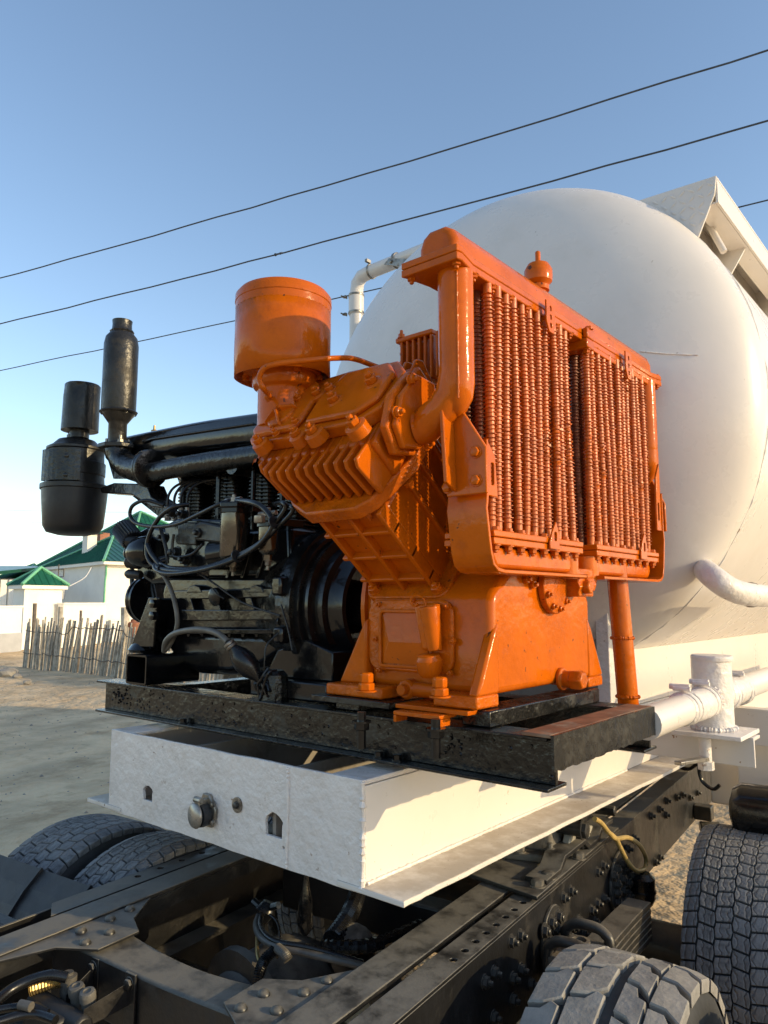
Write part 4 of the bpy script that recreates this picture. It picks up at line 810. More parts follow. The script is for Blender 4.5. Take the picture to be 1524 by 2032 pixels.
for x in (385, 508): ppoly([(x-16, 1176), (x-10, 1164), (x, 1160), (x+10, 1164), (x+16, 1176)], YN-.033, .04, 'boss', par=blk, bev=.004)
ppoly([(408, 1150), (420, 1060), (575, 1042), (580, 1150)], YN+.03, .30, 'upper_crankcase', par=blk, bev=.02)
for x in (470, 500, 530): ppoly([(x, 1060), (x+5, 1060), (x-18, 1148), (x-24, 1148)], YN+.018, .02, 'rib', par=blk, bev=.003)
q = at(445, 1180, Y=YN-.04); obj('oil_pressure_sensor', MB().lathe([(.022, 0), (.034, .02), (.036, .05), (.02, .06)], q, (0, -1, -.2), 14), 'rubber', blk)
# cylinders with fins
for k, px in enumerate((392, 462, 532, 590)):
    q = at(px, 1000, Y=EY-.02); prof = [(.062, 0)]; z = .01
    while z < .30: prof += [(.062, z), (.088, z+.002), (.088, z+.0055), (.062, z+.0085)]; z += .0155
    prof.append((.062, .31)); z0 = at(px, 1068, Y=EY-.02).z
    cy_ = obj('cylinder', MB().lathe(prof, (q.x, EY-.02, z0), (0, 0, 1), 24), 'black', en, sa=40)
    q = at(px-30, 1000, Y=EY-.12); obj('pushrod_tube', MB().cyl((q.x, EY-.12, z0-.05), (q.x, EY-.12, z0+.3), .011, 10), 'black', en)
    obj('cylinder_head', MB().box(cy_.data.vertices[0].co.x-.16, cy_.data.vertices[0].co.x-.005, EY-.12, EY+.12, z0+.31, z0+.36), 'black', en, bev=.01)
# baffle plate behind the cylinders
ppoly([(350, 945), (690, 925), (690, 1110), (400, 1100)], EY+.09, .02, 'air_baffle', bev=.004)
# top cowl and manifold
def ftube(name, pts, ry, rz, n=20, par=en, m='black', k=8):
    mb = MB(); P = spline([V(p) for p in pts], k); mm = len(P); vs = []; fs = []
    for i, p in enumerate(P):
        e = min(i, mm-1-i); sc = 1 if e > 2 else (.55, .82, .95)[e]
        for j in range(n):
            a = 2*math.pi*j/n; cy2 = math.copysign(abs(math.cos(a))**.45, math.cos(a)); sz2 = math.copysign(abs(math.sin(a))**.45, math.sin(a)); vs.append(p+V((0, ry*sc*cy2, rz*sc*sz2)))
    for i in range(mm-1):
        for j in range(n): fs.append((i*n+j, (i+1)*n+j, (i+1)*n+(j+1) % n, i*n+(j+1) % n))
    fs += [tuple(range(n)), tuple(range(mm*n-1, (mm-1)*n-1, -1))]; mb.add(vs, fs); return obj(name, mb, m, par, sa=60)
cw = ftube('rocker_cowl', [at(272, 902, Y=EY), at(320, 893, Y=EY), at(420, 876, Y=EY), at(500, 866, Y=EY), at(600, 855, Y=EY)], .13, .075)
ppoly([(280, 874), (300, 868), (500, 838), (505, 842), (300, 873), (283, 880)], EY-.14, .25, 'cowl_lid', par=cw, bev=.006)
q = at(306, 862, Y=EY-.05); obj('vent_nipple', MB().lathe([(.022, -.02), (.022, 0), (.012, .004), (.016, .02), (.006, .024), (.005, .045)], q, (0, 0, 1), 12).lathe([(.01, -.02), (.01, .01)], q+V((-.05, 0, 0)), (0, 0, 1), 8), 'brass', cw)
mf = obj('exhaust_manifold', MB().tube([at(300, 938, Y=1.86), at(340, 930, Y=1.86), at(420, 917, Y=1.87), at(560, 898, Y=1.9)], [.045, .045, .045, .045], 18), 'black_rough', en, sa=60)
for px in (395, 460, 525): obj('port', MB().cyl(at(px, 922, Y=1.87), at(px, 922, Y=1.87)+V((0, .15, 0)), .04, 14), 'black_rough', mf)
q = at(297, 930, Y=1.86); d_ = at(340, 930, Y=1.86)-q; fl_ = obj('manifold_flange', MB().lathe([(.085, -.02), (.088, -.015), (.088, 0), (.07, .002), (.088, .004), (.088, .018), (.08, .022)], q, d_, 20), 'black_rough', mf)
for k in range(4): a = R(45+90*k); obj('flange_bolt', MB().hexb(q+V((-.02, .07*math.cos(a), .07*math.sin(a))), (-1, 0, 0), .012, .014), 'black', fl_)
# exhaust elbow and silencer
MY = 1.86; s0 = at(232, 884, Y=MY)
el = obj('exhaust_elbow', MB().tube([at(290, 932, Y=MY), at(262, 928, Y=MY), at(242, 915, Y=MY), at(233, 888, Y=MY)], [.062, .06, .058, .065], 16, sm=6).prism([at(208, 892, Y=MY), at(220, 892, Y=MY), at(262, 950, Y=MY), at(225, 950, Y=MY)], (0, .012, 0)), 'black_rough', en, sa=50)
pxm = lambda px: px*abs((at(300, 800, Y=MY)-at(200, 800, Y=MY)).length)*.78/100
D_ = (V((s0.x, MY, 0))-V((CAM.x, CAM.y, 0))).dot(_F); u1 = D_/F_PX*1.005          # metres per photo pixel here
zz2 = lambda y: at(231, y, Y=MY).z
prof = [(18*u1, zz2(880)), (18*u1, zz2(842)), (21*u1, zz2(838)), (33*u1, zz2(822)), (34*u1, zz2(818)), (34*u1, zz2(690)), (31*u1, zz2(676)), (24*u1, zz2(668)), (20*u1, zz2(664)), (19*u1, zz2(650)), (20*u1, zz2(643))]
si = obj('silencer', MB().lathe(prof, (s0.x, MY, 0), (0, 0, 1), 32), 'black_matte', en, sa=40); si.data.materials[0] = mat('black_satin_paint', (.022, .021, .020), .33, metal=.35, var=.35, vs=9, bump=.6, bs=60, bd=.003, dirt=(.06, .05, .035), damt=.5, ds=10)
SAT = si.data.materials[0]; M['satin'] = SAT
obj('outlet_bore', MB().lathe([(16*u1, 0), (16*u1, .002)], (s0.x, MY, zz2(643)), (0, 0, 1), 24), 'black_matte', si)
obj('weld_seam', MB().tube([(s0.x+34*u1*math.cos(a/8), MY+34*u1*math.sin(a/8), zz2(820)) for a in range(51)], .007, 6, wob=.4), 'satin', si)
obj('weld_seam', MB().tube([(s0.x+21*u1*math.cos(a/8), MY+21*u1*math.sin(a/8), zz2(664)) for a in range(51)], .006, 6, wob=.4), 'satin', si)
sf = MB(); sf.prism([(s0.x+a*u1, MY+b*u1, zz2(892)) for a, b in ((-36, -14), (-12, -34), (14, -34), (38, -12), (38, 14), (12, 34), (-14, 34), (-36, 14))], (0, 0, 9*u1)); sfo = obj('silencer_flange', sf, 'satin', si, bev=.004)
for a, b in ((-26, -8), (26, -8), (0, 26)): obj('flange_bolt', MB().hexb((s0.x+a*u1, MY+b*u1, zz2(892)+9*u1), (0, 0, 1), 6*u1, 7*u1, 8*u1), 'steel', sfo)
# arm carrying the air cleaner
ppoly([(198, 968), (225, 958), (290, 960), (300, 985), (338, 1010), (300, 1006), (262, 982), (200, 978)], MY+.02, .10, 'support_arm', m='black_rough', bev=.006)
ppoly([(250, 975), (330, 985), (345, 1025), (318, 1028)], MY+.13, .012, 'support_arm', m='black_rough', bev=.003)
# air cleaner
AY = 1.84; a0 = at(148, 965, Y=AY); D_ = (V((a0.x, AY, 0))-V((CAM.x, CAM.y, 0))).dot(_F); u2 = D_/F_PX*.99; za = lambda y: at(150, y, Y=AY).z
cx_ = at(150, 930, Y=AY).x; tilt = V((.035, 0, 1))
acl = obj('air_cleaner', MB().lathe([(59*u2, za(1000)), (57*u2, za(962)), (55*u2, za(935)), (54*u2, za(905)), (54*u2, za(898)), (57*u2, za(896)), (57*u2, za(892)), (46*u2, za(886)), (36*u2, za(876)), (20*u2, za(872)), (20*u2, za(866))], (cx_, AY, 0), (0, 0, 1), 40), 'satin', en, sa=35)
obj('bowl', MB().lathe([(30*u2, za(1061)), (50*u2, za(1056)), (57*u2, za(1044)), (61*u2, za(1000)), (63*u2, za(972)), (61*u2, za(971))], (cx_+.005, AY, 0), (0, 0, 1), 40), 'black_matte', acl, sa=50)
obj('clamp_band', MB().lathe([(64*u2, 0), (66*u2, .003), (66*u2, 10*u2), (64*u2, 11*u2)], (cx_+.005, AY, za(974)), (0, 0, 1), 40), 'satin', acl)
obj('clamp_band', MB().lathe([(56.5*u2, 0), (57.5*u2, .003), (57.5*u2, 26*u2), (56.5*u2, 27*u2)], (cx_, AY, za(945)), (0, 0, 1), 40), 'satin', acl)
ac2 = []
for k in range(9): a = R(-20-k*9); ac2.append(V((cx_+68*u2*math.cos(a), AY+68*u2*math.sin(a), 0)))
pb = MB(); 
for k in range(8):
    p, q = ac2[k], ac2[k+1]; pb.hexa([p+V((0, 0, za(962))), q+V((0, 0, za(962))), q*1.0+V((0, .02, za(962))), p+V((-.02, 0.01, za(962))), p+V((0, 0, za(903))), q+V((0, 0, za(903))), q+V((0, .02, za(903))), p+V((-.02, .01, za(903)))])
obj('bracket_plate', pb, 'black_rough', acl)
for y in (917, 953): obj('bracket_bolt', MB().hexb(V((cx_+66*u2*math.cos(R(-42)), AY+66*u2*math.sin(R(-42)), za(y))), (.7, -.7, 0), .011, .012), 'black', acl)
obj('clip', MB().tube([(cx_-62*u2, AY-.02, za(952)), (cx_-74*u2, AY-.02, za(958)), (cx_-76*u2, AY-.02, za(970)), (cx_-72*u2, AY-.02, za(978))], .009, 8, sm=4).box(cx_-72*u2, cx_-60*u2, AY-.035, AY-.005, za(995), za(974)), 'black_matte', acl, bev=.002)
obj('neck', MB().lathe([(19*u2, za(872)), (19*u2, za(852))], (cx_+8*u2, AY, 0), (0, 0, 1), 24).box(cx_-32*u2, cx_-5*u2, AY-.01, AY+.01, za(864), za(856)), 'satin', acl)
pc = MB(); vs = []; fs = []; n = 40
for j, y in enumerate((858, 845, 820, 795, 780, 772, 770)):
    for i in range(n):
        a = 2*math.pi*i/n; rr_ = (36-.3*j)*u2*(1+.02*math.sin(3*a+j)*(j > 3)+.012*random.uniform(-1, 1)*(j > 3)) - (.012 if j in (4, 5) and abs(a-5.6) < .35 else 0)
        if j == 6: rr_ *= .93
        vs.append((cx_+9*u2+rr_*math.cos(a)+j*.0015, AY+rr_*math.sin(a), za(y)))
for j in range(6):
    for i in range(n): fs.append((j*n+i, j*n+(i+1) % n, (j+1)*n+(i+1) % n, (j+1)*n+i))
fs += [tuple(range(n-1, -1, -1)), tuple(range(6*n, 7*n))]; pc.add(vs, fs); obj('precleaner_cap', pc, 'satin', acl, sa=45)
# injection pump, governor, starter
pu = ppoly([(325, 1042), (352, 1028), (440, 1030), (440, 1078), (432, 1130), (330, 1128)], YN-.06, .14, 'injection_pump', bev=.012)
ppoly([(352, 1036), (388, 1036), (388, 1082), (352, 1080)], YN-.085, .03, 'pump_cover', par=pu, m='satin', bev=.006)
ppoly([(386, 1040), (398, 1034), (450, 1046), (448, 1058), (436, 1078), (386, 1072)], YN-.11, .12, 'governor_housing', par=pu, m='satin', bev=.008)
obj('starter', MB().lathe([(.03, 0), (.055, .01), (.058, .10), (.04, .12)], at(418, 1102, Y=YN-.08), (.9, .3, .1), 20), 'black', en)
for i in range(4):
    q = at(333+i*13, 1020, Y=YN-.02); ij = obj('delivery_valve', MB().lathe([(.014, -.03), (.014, .0), (.011, .002), (.011, .03), (.006, .035)], q, (0, 0, 1), 8), 'steel', pu)
    obj('injector_line', MB().tube([q, q+V((0, 0, .08)), q+V((.02, .03, .13)), q+V((.08, .08, .15)), q+V((.14, .14, .13))], .006, 8, sm=6), 'rubber', pu)
for px, py_, r in ((345, 1018, .02), (368, 1022, .018), (402, 1060, .022), (352, 1098, .024), (330, 1068, .018), (372, 1112, .02)): obj('fitting', MB().hexb(at(px, py_, Y=YN-.09), (0, -1, .1), r, .03, .012), 'satin', pu)
obj('linkage', MB().tube([at(x, y, Y=YN-.12) for x, y in ((345, 1060), (342, 1085), (347, 1105), (380, 1100), (402, 1080))], .006, 8, sm=4).tube([at(x, y, Y=YN-.12) for x, y in ((318, 1048), (330, 1090), (332, 1118))], .008, 8, sm=4), 'satin', pu)
# fuel filters
def fuelfilter(cxp, yt, yb, rpx, cap, lb, brass):
    q = at(cxp, yt, Y=YN-.1); z0 = at(cxp, yb, Y=YN-.1).z; D = (V((q.x, YN-.1, 0))-V((CAM.x, CAM.y, 0))).dot(_F); u = D/F_PX
    f = obj('fuel_filter', MB().lathe([(rpx*.5*u, z0-.03), (rpx*.55*u, z0-.012), (rpx*.9*u, z0), (rpx*u, z0+.01), (rpx*u, q.z)], (q.x, YN-.1, 0), (0, 0, 1), 28), 'gunmetal', en, sa=40)
    obj('filter_head', MB().lathe([(rpx*1.2*u, 0), (rpx*1.2*u, 10*u), (rpx*1.3*u, 11*u), (rpx*1.3*u, 20*u), (rpx*1.1*u, 22*u)], (q.x, YN-.1, q.z-2*u), (0, 0, 1), 6 if cap else 24).box(q.x-rpx*1.1*u, q.x+rpx*1.6*u, YN-.08, YN+.02, q.z, q.z+16*u), 'black', f, bev=.004)
    obj('drain_tap', MB().hexb((q.x, YN-.1, z0-.03), (0, 0, -1), .012, .02, .015), 'steel', f)
    obj('banjo_fitting', MB().hexb((q.x+.01, YN-.11, q.z+20*u), (0, 0, 1), .016, .02, .01).cyl((q.x-.04, YN-.11, q.z+26*u), (q.x+.05, YN-.11, q.z+26*u), .009, 8), 'steel', f)
    return f
fuelfilter(465, 1018, 1108, 27, True, '', 0); fuelfilter(533, 1045, 1095, 20, False, '', 0)
q = at(517, 1038, Y=YN-.14); obj('knurled_cap', MB().lathe([(.022, 0), (.024, .003), (.024, .025), (.018, .028)], q, (0, 0, 1), 12), 'silver', en)
# hoses
def hose(name, pts, r, m='rubber', sm=8, par=en): return obj(name, MB().tube([at(x, y, Y=Y) for x, y, Y in pts], r*.85, 12, sm=sm), m, par, sa=60)
H = YN-.16
hose('hose', [(470, 993, H+.04), (500, 997, H), (522, 1008, H), (538, 1028, H), (541, 1045, H), (520, 1075, H), (480, 1100, H), (430, 1122, H-.02), (380, 1133, H-.02), (335, 1132, H-.02), (312, 1125, H-.01), (315, 1112, H+.02), (335, 1105, H+.05)], .0125)
hose('hose', [(545, 1000, H+.05), (562, 998, H), (566, 1010, H), (548, 1036, H), (515, 1080, H-.005), (470, 1108, H-.01), (420, 1126, H-.03), (370, 1136, H-.03), (330, 1138, H-.03), (309, 1130, H-.02), (310, 1118, H), (330, 1112, H+.04)], .0105)
hose('hose', [(562, 1002, H+.05), (578, 1005, H), (580, 1016, H), (556, 1042, H), (510, 1084, H+.01), (450, 1112, H), (395, 1128, H-.01), (345, 1128, H-.01), (318, 1118, H)], .0095)
hose('hose', [(465, 990, H+.05), (430, 1003, H), (395, 1020, H), (350, 1040, H), (305, 1045, H), (270, 1038, H), (258, 1022, H), (264, 1003, H), (290, 993, H+.02), (325, 1003, H+.06)], .0095)
hose('hose', [(375, 1002, H+.05), (345, 1006, H), (318, 1025, H), (297, 1060, H), (291, 1095, H), (300, 1118, H), (318, 1128, H)], .011)
hose('hose', [(292, 1080, H), (300, 1098, H), (312, 1114, H), (318, 1122, H)], .013)
hose('hose', [(318, 1132, H), (335, 1160, H), (348, 1200, H), (352, 1240, H), (340, 1275, H), (326, 1292, H)], .011, 'old_hose')
ph = hose('fuel_line', [(326, 1292, H), (330, 1272, H-.02), (350, 1256, H-.04), (392, 1249, H-.05), (430, 1256, H-.05), (452, 1274, H-.05)], .0135, 'old_hose')
b0, b1 = at(452, 1274, Y=H-.05), at(518, 1352, Y=H+.02); L_ = (b1-b0).length
obj('primer_bulb', MB().lathe([(.016, 0), (.018, L_*.12), (.017, L_*.15), (.034, L_*.32), (.042, L_*.5), (.036, L_*.72), (.018, L_*.88), (.014, L_)], b0, b1-b0, 18), 'rubber', ph, sa=50)
for k in (.02, .09): obj('hose_clamp', MB().lathe([(.02, 0), (.021, .002), (.021, .008), (.02, .01)], b0+(b1-b0)*k, b1-b0, 14), 'steel', ph)
hose('cable', [(392, 1136, H), (425, 1158, H+.02), (480, 1195, H+.04), (556, 1222, H+.05)], .0045, sm=6); hose('cable', [(422, 1168, H+.05), (432, 1180, H+.05), (445, 1188, H+.06)], .004)
hose('cable', [(553, 1256, H+.06), (530, 1280, H+.03), (525, 1310, H+.02), (524, 1348, H+.02)], .0035); hose('cable', [(558, 1200, H+.08), (572, 1250, H+.08), (580, 1290, H+.08)], .004)
for px, py_ in ((322, 1131), (544, 1037), (470, 1104)): obj('cable_tie', MB().lathe([(.024, -.003), (.0245, 0), (.024, .003)], at(px, py_, Y=H-.01), V((.9, 0, .3)), 14), 'black_matte', en)
# bell housing, flywheel drum
bz_ = 1.955
bh = obj('bell_housing', MB().lathe([(.20, -.28), (.25, -.26), (.285, -.10), (.305, -.08), (.305, -.03), (.31, -.03), (.31, .0), (.27, .004)], (.16, 2.12, bz_), (1, 0, 0), 56), 'black_rough', en, sa=35)
for k in range(12): a = R(k*30+10); obj('housing_bolt', MB().hexb((.13-.03, 2.12+.298*math.cos(a), bz_+.298*math.sin(a)), (-1, 0, 0), .013, .016), 'black', bh)
obj('housing_lug', MB().box(.085, .135, 1.79, 1.86, bz_+.04, bz_+.11), 'black', bh, bev=.01); obj('housing_lug', MB().box(.085, .135, 1.80, 1.86, bz_-.13, bz_-.07), 'black', bh, bev=.01)
obj('clutch_drum', MB().lathe([(.29, .0), (.292, .03), (.27, .034), (.27, .05), (.278, .052), (.278, .066), (.245, .07), (.24, .10), (.215, .105), (.205, .12), (.20, .16), (.185, .165), (.18, .06), (.10, .05), (.10, .36)], (.155, 2.12, bz_), (1, 0, 0), 56), 'black', en, sa=35)
obj('mount_foot', MB().prism([(-.02, 1.86, 1.70), (.33, 1.86, 1.70), (.33, 1.86, 1.80), (.20, 1.86, 1.84), (.05, 1.86, 1.80)], (0, .5, 0)), 'black', en, bev=.006); obj('mount_foot', MB().box(-.03, .36, 1.80, 2.46, ST+.002, 1.70), 'black', en, bev=.006)
q = at(542, 1372, Y=1.78); obj('rubber_mount', MB().lathe([(.055, -.05), (.052, .0), (.045, .035), (.03, .05)], (q.x, 1.785, ST+.05), (.05, 0, 1), 14), 'black_rough', en, sa=20)
tg = MB()
for k in range(7): 
    c = V((q.x+random.uniform(-.03, .01), 1.74, ST+.06)); tg.tube([c+V((random.uniform(-.04, .04), random.uniform(-.02, .02), random.uniform(-.06, .05))) for _ in range(5)], .0045, 6, sm=5)
obj('wire_tangle', tg, 'rubber', en, kind='stuff')
# fan end at the left: pulley, fan shroud, oil filler
fx_ = at(282, 1165, Y=EY).x
ppoly([(262, 1060), (300, 1040), (335, 1050), (335, 1150), (300, 1160), (270, 1140)], YN, .30, 'timing_cover', bev=.02)
obj('crank_pulley', MB().lathe([(.10, -.05), (.115, -.045), (.115, -.035), (.10, -.025), (.115, -.015), (.115, 0), (.06, .01)], V((at(300, 1190, Y=EY).x+.0, EY, at(300, 1190, Y=EY).z)), (1, 0, 0), 32), 'black', en)
q = at(287, 1095, Y=YN-.05); gn = obj('generator', MB().lathe([(.03, -.06), (.06, -.055), (.07, -.03), (.07, .04), (.055, .06)], q, (1, .1, 0), 22), 'black', en, sa=40)
for y, r in ((1075, .028), (1098, .035), (1116, .03), (1140, .022)): obj('fitting', MB().lathe([(r*.8, -.04), (r, -.03), (r, .03), (r*.6, .045)], at(266, y, Y=YN-.04), (-.9, -.3, .1), 10), 'satin', gn)
obj('fan_belt', MB().tube([at(x, y, Y=EY-.0) for x, y in ((272, 1080), (262, 1130), (266, 1180), (285, 1225), (310, 1220), (300, 1150), (290, 1085), (272, 1080))], .012, 8, sm=6), 'rubber', en)
q0_, q1_ = at(279, 1092, Y=YN-.03), at(243, 1048, Y=YN-.03); L_ = (q1_-q0_).length
ofl = obj('oil_filler', MB().lathe([(.032, 0), (.034, L_*.5)], q0_, q1_-q0_, 16), 'black', en); mm_ = MB(); n = 24; vs = []; fs = []
A_, B2, Dd = basis(q1_-q0_)
for j, h in enumerate((L_*.42, L_*.45, L_*.95, L_)):
    for i in range(n*2): a = math.pi*i/n; rr_ = (.053 if i % 2 else .047)*(.92 if j in (0, 3) else 1); vs.append(q0_+Dd*h+(A_*math.cos(a)+B2*math.sin(a))*rr_)
k2 = n*2
for j in range(3):
    for i in range(k2): fs.append((j*k2+i, j*k2+(i+1) % k2, (j+1)*k2+(i+1) % k2, (j+1)*k2+i))
fs += [tuple(range(k2-1, -1, -1)), tuple(range(3*k2, 4*k2))]; mm_.add(vs, fs); obj('ribbed_cap', mm_, 'black_matte', ofl, sa=20)
# engine mounts on square tube
ab = MB(); 
for y in (1.78, 1.93): ab.prism([at(x, yy, Y=1.80)+V((0, y-1.80, 0)) for x, yy in ((268, 1282), (303, 1186), (325, 1186), (318, 1200), (312, 1284))], (0, .012, 0))
ab.prism([at(x, yy, Y=1.80) for x, yy in ((303, 1186), (268, 1282), (272, 1286), (308, 1190))], (0, .15, 0)); fm = obj('mount_bracket', ab, 'black', en, bev=.003)
for px, py_ in ((309, 1198), (308, 1222)): obj('bracket_bolt', MB().hexb(at(px, py_, Y=1.78), (0, -1, 0), .02, .022), 'black', fm)
q = at(293, 1283, Y=1.84); tz = at(293, 1296, Y=1.80).z
obj('rubber_mount', MB().lathe([(.075, 0), (.082, .012), (.07, .03), (.06, .04), (.06, .045)], (q.x, 1.84, tz), (0, 0, 1), 24).hexb((q.x, 1.80, tz+.045), (0, 0, 1), .016, .02, .012), 'black', en)
tx0, tx1 = at(250, 1330, Y=1.715).x, at(290, 1330, Y=1.715).x
st_ = MB(); holed(st_, rrect(tx0, tx1, ST+.002, tz, .012), [rrect(tx0+.008, tx1-.008, ST+.010, tz-.008, .008)], lambda u, v: (u, 1.715, v), (0, .26, 0)); obj('square_tube', st_, 'black', en, sa=30)
# wooden wedge and lath lying under the engine
lt = MB().prism([(.235, 2.12, ST+.001), (.255, 2.12, ST+.001), (.38, 2.14, ST+.09), (.36, 2.14, ST+.09)], (0, .012, 0)); tag(obj('lath', lt, 'yellow_hose'), 'short yellow lath leaning under the flywheel drum behind the skid beam', 'lath')

# ================================================================== TRACTOR TRUCK
tk = thing('tractor_truck', 'dusty black tractor truck chassis with twin tyres under the white trailer frame', 'truck', (.27, 1.65, 0), rz=R(6))
ca6, sa6 = math.cos(R(6)), math.sin(R(6))
def loc(p): dx, dy = p.x-.27, p.y-1.65; return V((dx*ca6+dy*sa6, -dx*sa6+dy*ca6, p.z))
def L(x, y, Z): return loc(at(x, y, Z=Z))
def LX(px, py, lx):                         # local plane x = lx
    n = V((ca6, sa6, 0)); P0 = V((.27, 1.65, 0)) + n*lx; return loc(onp(px, py, P0, n))
RZ = 1.0
for s in (1, -1):
    X = lambda a, b: (min(s*a, s*b), max(s*a, s*b))
    a, b = X(.64, .65); rl = obj('chassis_rail', MB().box(a, b, -1.7, 4.2, .70, RZ-.012), 'chassis', tk, bev=.003)
    hs = [circ(s*.618, y, .0115, 12) for y in [.128+.0672*i for i in range(-1, 8)]]
    hs = hs if s > 0 else [circ(-.618, y, .0125, 12) for y in (-.02, .08, .18, .28, .38)]
    y0 = -.62 if s > 0 else -.33
    a, b = X(.562, .652); m = MB(); holed(m, [(a, y0), (b, y0-.0), (b, 4.2), (a, 4.2)] if s > 0 else [(a, y0), (b, y0-.06), (b, 4.2), (a, 4.2)], hs, lambda u, v: (u, v, RZ-.011), (0, 0, .010)); obj('perforated_flange', m, 'chassis', rl, bev=.0015)
    a, b = X(.43, .542); obj('flange', MB().box(a, b, -1.7, 4.2, RZ-.012, RZ+.004), 'chassis', rl, bev=.003)
    a, b = X(.43, .438); obj('inner_lip', MB().box(a, b, -1.7, 4.2, RZ-.06, RZ-.0125), 'chassis', rl)
    a, b = X(.55, .639); obj('flange', MB().box(a, b, -1.7, 4.2, .70, .712), 'chassis', rl)
# cross member with pressed top
cmz = .985; m = MB(); vs = []; n = 14
for i in range(n+1):
    x = -.44 + .88*i/n; dz = -.02*math.cos(math.pi*x/.9)**2; w = .06+.03*(abs(x)/.44)**2
    vs += [(x, -.37-w, cmz+dz-.16), (x, -.37+w, cmz+dz-.16), (x, -.37+w, cmz+dz), (x, -.37-w, cmz+dz)]
m.add(vs, [((i+1)*4+a, i*4+a, i*4+(a+1) % 4, (i+1)*4+(a+1) % 4) for i in range(n) for a in range(4)] + [(3, 2, 1, 0), (n*4, n*4+1, n*4+2, n*4+3)]); cr = obj('cross_member', m, 'chassis', tk, bev=.008, sa=45)
rivm = mesh('rivet', MB().lathe([(.017, -.001), (.0165, .005), (.012, .011), (.005, .0135), (.0, .014)], (0, 0, 0), (0, 0, 1), 14), 'chassis', 60)
for s in (1, -1):
    g_ = MB(); g_.prism([(s*x, y, RZ-.012+.0002) for x, y in ((.54, -.95), (.54, .05), (.34, -.25), (.25, -.30), (.25, -.44), (.36, -.50))], (0, 0, .010) if 0 else (0, 0, .008)); gp = obj('gusset_plate', g_, 'chassis', cr, bev=.002)
    for x, y in ((.39, -.30), (.31, -.36), (.39, -.40), (.31, -.44) , (.40, -.22)): place('rivet', rivm, cr, (s*x, y, RZ-.0045), (0, 0, 1))
obj('cross_member', MB().box(-.44, .44, .55, .65, .75, .90), 'chassis', tk, bev=.01)
# plates with bolts on the sunny rail
bm1 = hexmesh('bolt', 'chassis_dark', .017, .016, .010); bm2 = hexmesh('bolt', 'chassis_dark', .020, .018, .004)
g5 = lambda x, y: (900+x/3.048, 1540+y/3.048)
cl = [(525, 930), (565, 880), (610, 845), (590, 915), (640, 955), (545, 990), (595, 1010), (550, 1060), (650, 1075), (605, 1110), (560, 1160), (635, 1020)]
cp = [LX(*g5(*p), .65) for p in cl]; yc_ = sum(p.y for p in cp)/len(cp); zc_ = sum(p.z for p in cp)/len(cp)
obj('bolt_plate', MB().prism([(.6505, yc_+.10*math.cos(a/10*math.pi), zc_+.115*math.sin(a/10*math.pi)) for a in range(20)], (.012, 0, 0)), 'chassis_dark', tk, bev=.003)
for p in cp: place('bolt', bm2, tk, (.6625, p.y, p.z), (1, 0, 0))
cl2 = [(945, 600), (965, 560), (1000, 530), (1025, 560), (1060, 600), (965, 650), (1000, 620), (1035, 640), (965, 700), (1005, 690), (1040, 720), (970, 760), (1010, 755), (1020, 515)]
cp = [LX(*g5(*p), .65) for p in cl2]; yc_ = sum(p.y for p in cp)/len(cp); zc_ = sum(p.z for p in cp)/len(cp)
obj('bolt_plate', MB().prism([(.6505, yc_+.15*math.cos(a/10*math.pi), zc_+.125*math.sin(a/10*math.pi)) for a in range(20)], (.012, 0, 0)), 'chassis_dark', tk, bev=.003)
for p in cp: place('bolt', bm2, tk, (.6625, p.y, p.z), (1, 0, 0))
for p in [(345, 1000), (400, 965), (660, 735), (705, 695), (865, 580), (900, 540), (1050, 440), (1090, 380), (830, 810), (865, 770), (905, 740), (715, 915), (755, 875), (785, 955), (820, 915), (855, 885), (740, 995), (680, 955), (405, 1170), (355, 1225), (465, 1255), (355, 1355), (240, 1190), (185, 1245), (240, 1460), (1190, 240), (1240, 200), (1285, 150), (1345, 130), (1380, 115), (1425, 130), (1470, 100), (1280, 235), (1240, 490), (1215, 520)]:
    q = LX(*g5(*p), .65); place('bolt', bm1, tk, (.65, q.y, q.z), (1, 0, 0))
# fifth-wheel pedestal and base plate
m = MB().prism([(x, y, RZ+.006) for x, y in ((.30, .63), (.66, .55), (.66, 1.45), (.30, 1.45))], (0, 0, .014)); bpz = obj('base_plate', m, 'dusty_steel', tk, bev=.003); bpz.data.materials[0] = M['chassis']
obj('corrugated_lip', MB().prism([(.6505, y, z) for y, z in ((.66, RZ+.02), (.80, RZ+.02), (.85, RZ+.052), (1.05, RZ+.052), (1.10, RZ+.02), (1.22, RZ+.02), (1.26, RZ+.05), (1.4, RZ+.05), (1.4, RZ+.066), (1.25, RZ+.066), (1.20, RZ+.036), (1.11, RZ+.036), (1.06, RZ+.068), (.84, RZ+.068), (.79, RZ+.036), (.66, RZ+.036))], (-.08, 0, 0)), 'chassis', bpz, bev=.002)
big = hexmesh('bolt', 'dusty_steel', .022, .022)
for px, py_ in ((1067, 1758), (1088, 1742), (1148, 1703)): q = L(px, py_, RZ+.02); place('bolt', big, bpz, (q.x, q.y, RZ+.02), (0, 0, 1))
pd = MB(); pd.prism([(.38, .80, RZ+.02), (.60, .86, RZ+.02), (.60, 1.2, RZ+.02), (.38, 1.2, RZ+.02)], (0, 0, .028)); po_ = obj('pedestal', pd, 'dusty_steel', tk, bev=.008)
obj('pedestal_body', MB().hexa([(.40, .86, RZ+.047), (.58, .90, RZ+.047), (.58, 1.16, RZ+.047), (.40, 1.16, RZ+.047), (.42, .93, 1.165), (.54, .96, 1.165), (.54, 1.09, 1.165), (.42, 1.09, 1.165)]), 'dusty_steel', po_, bev=.012)
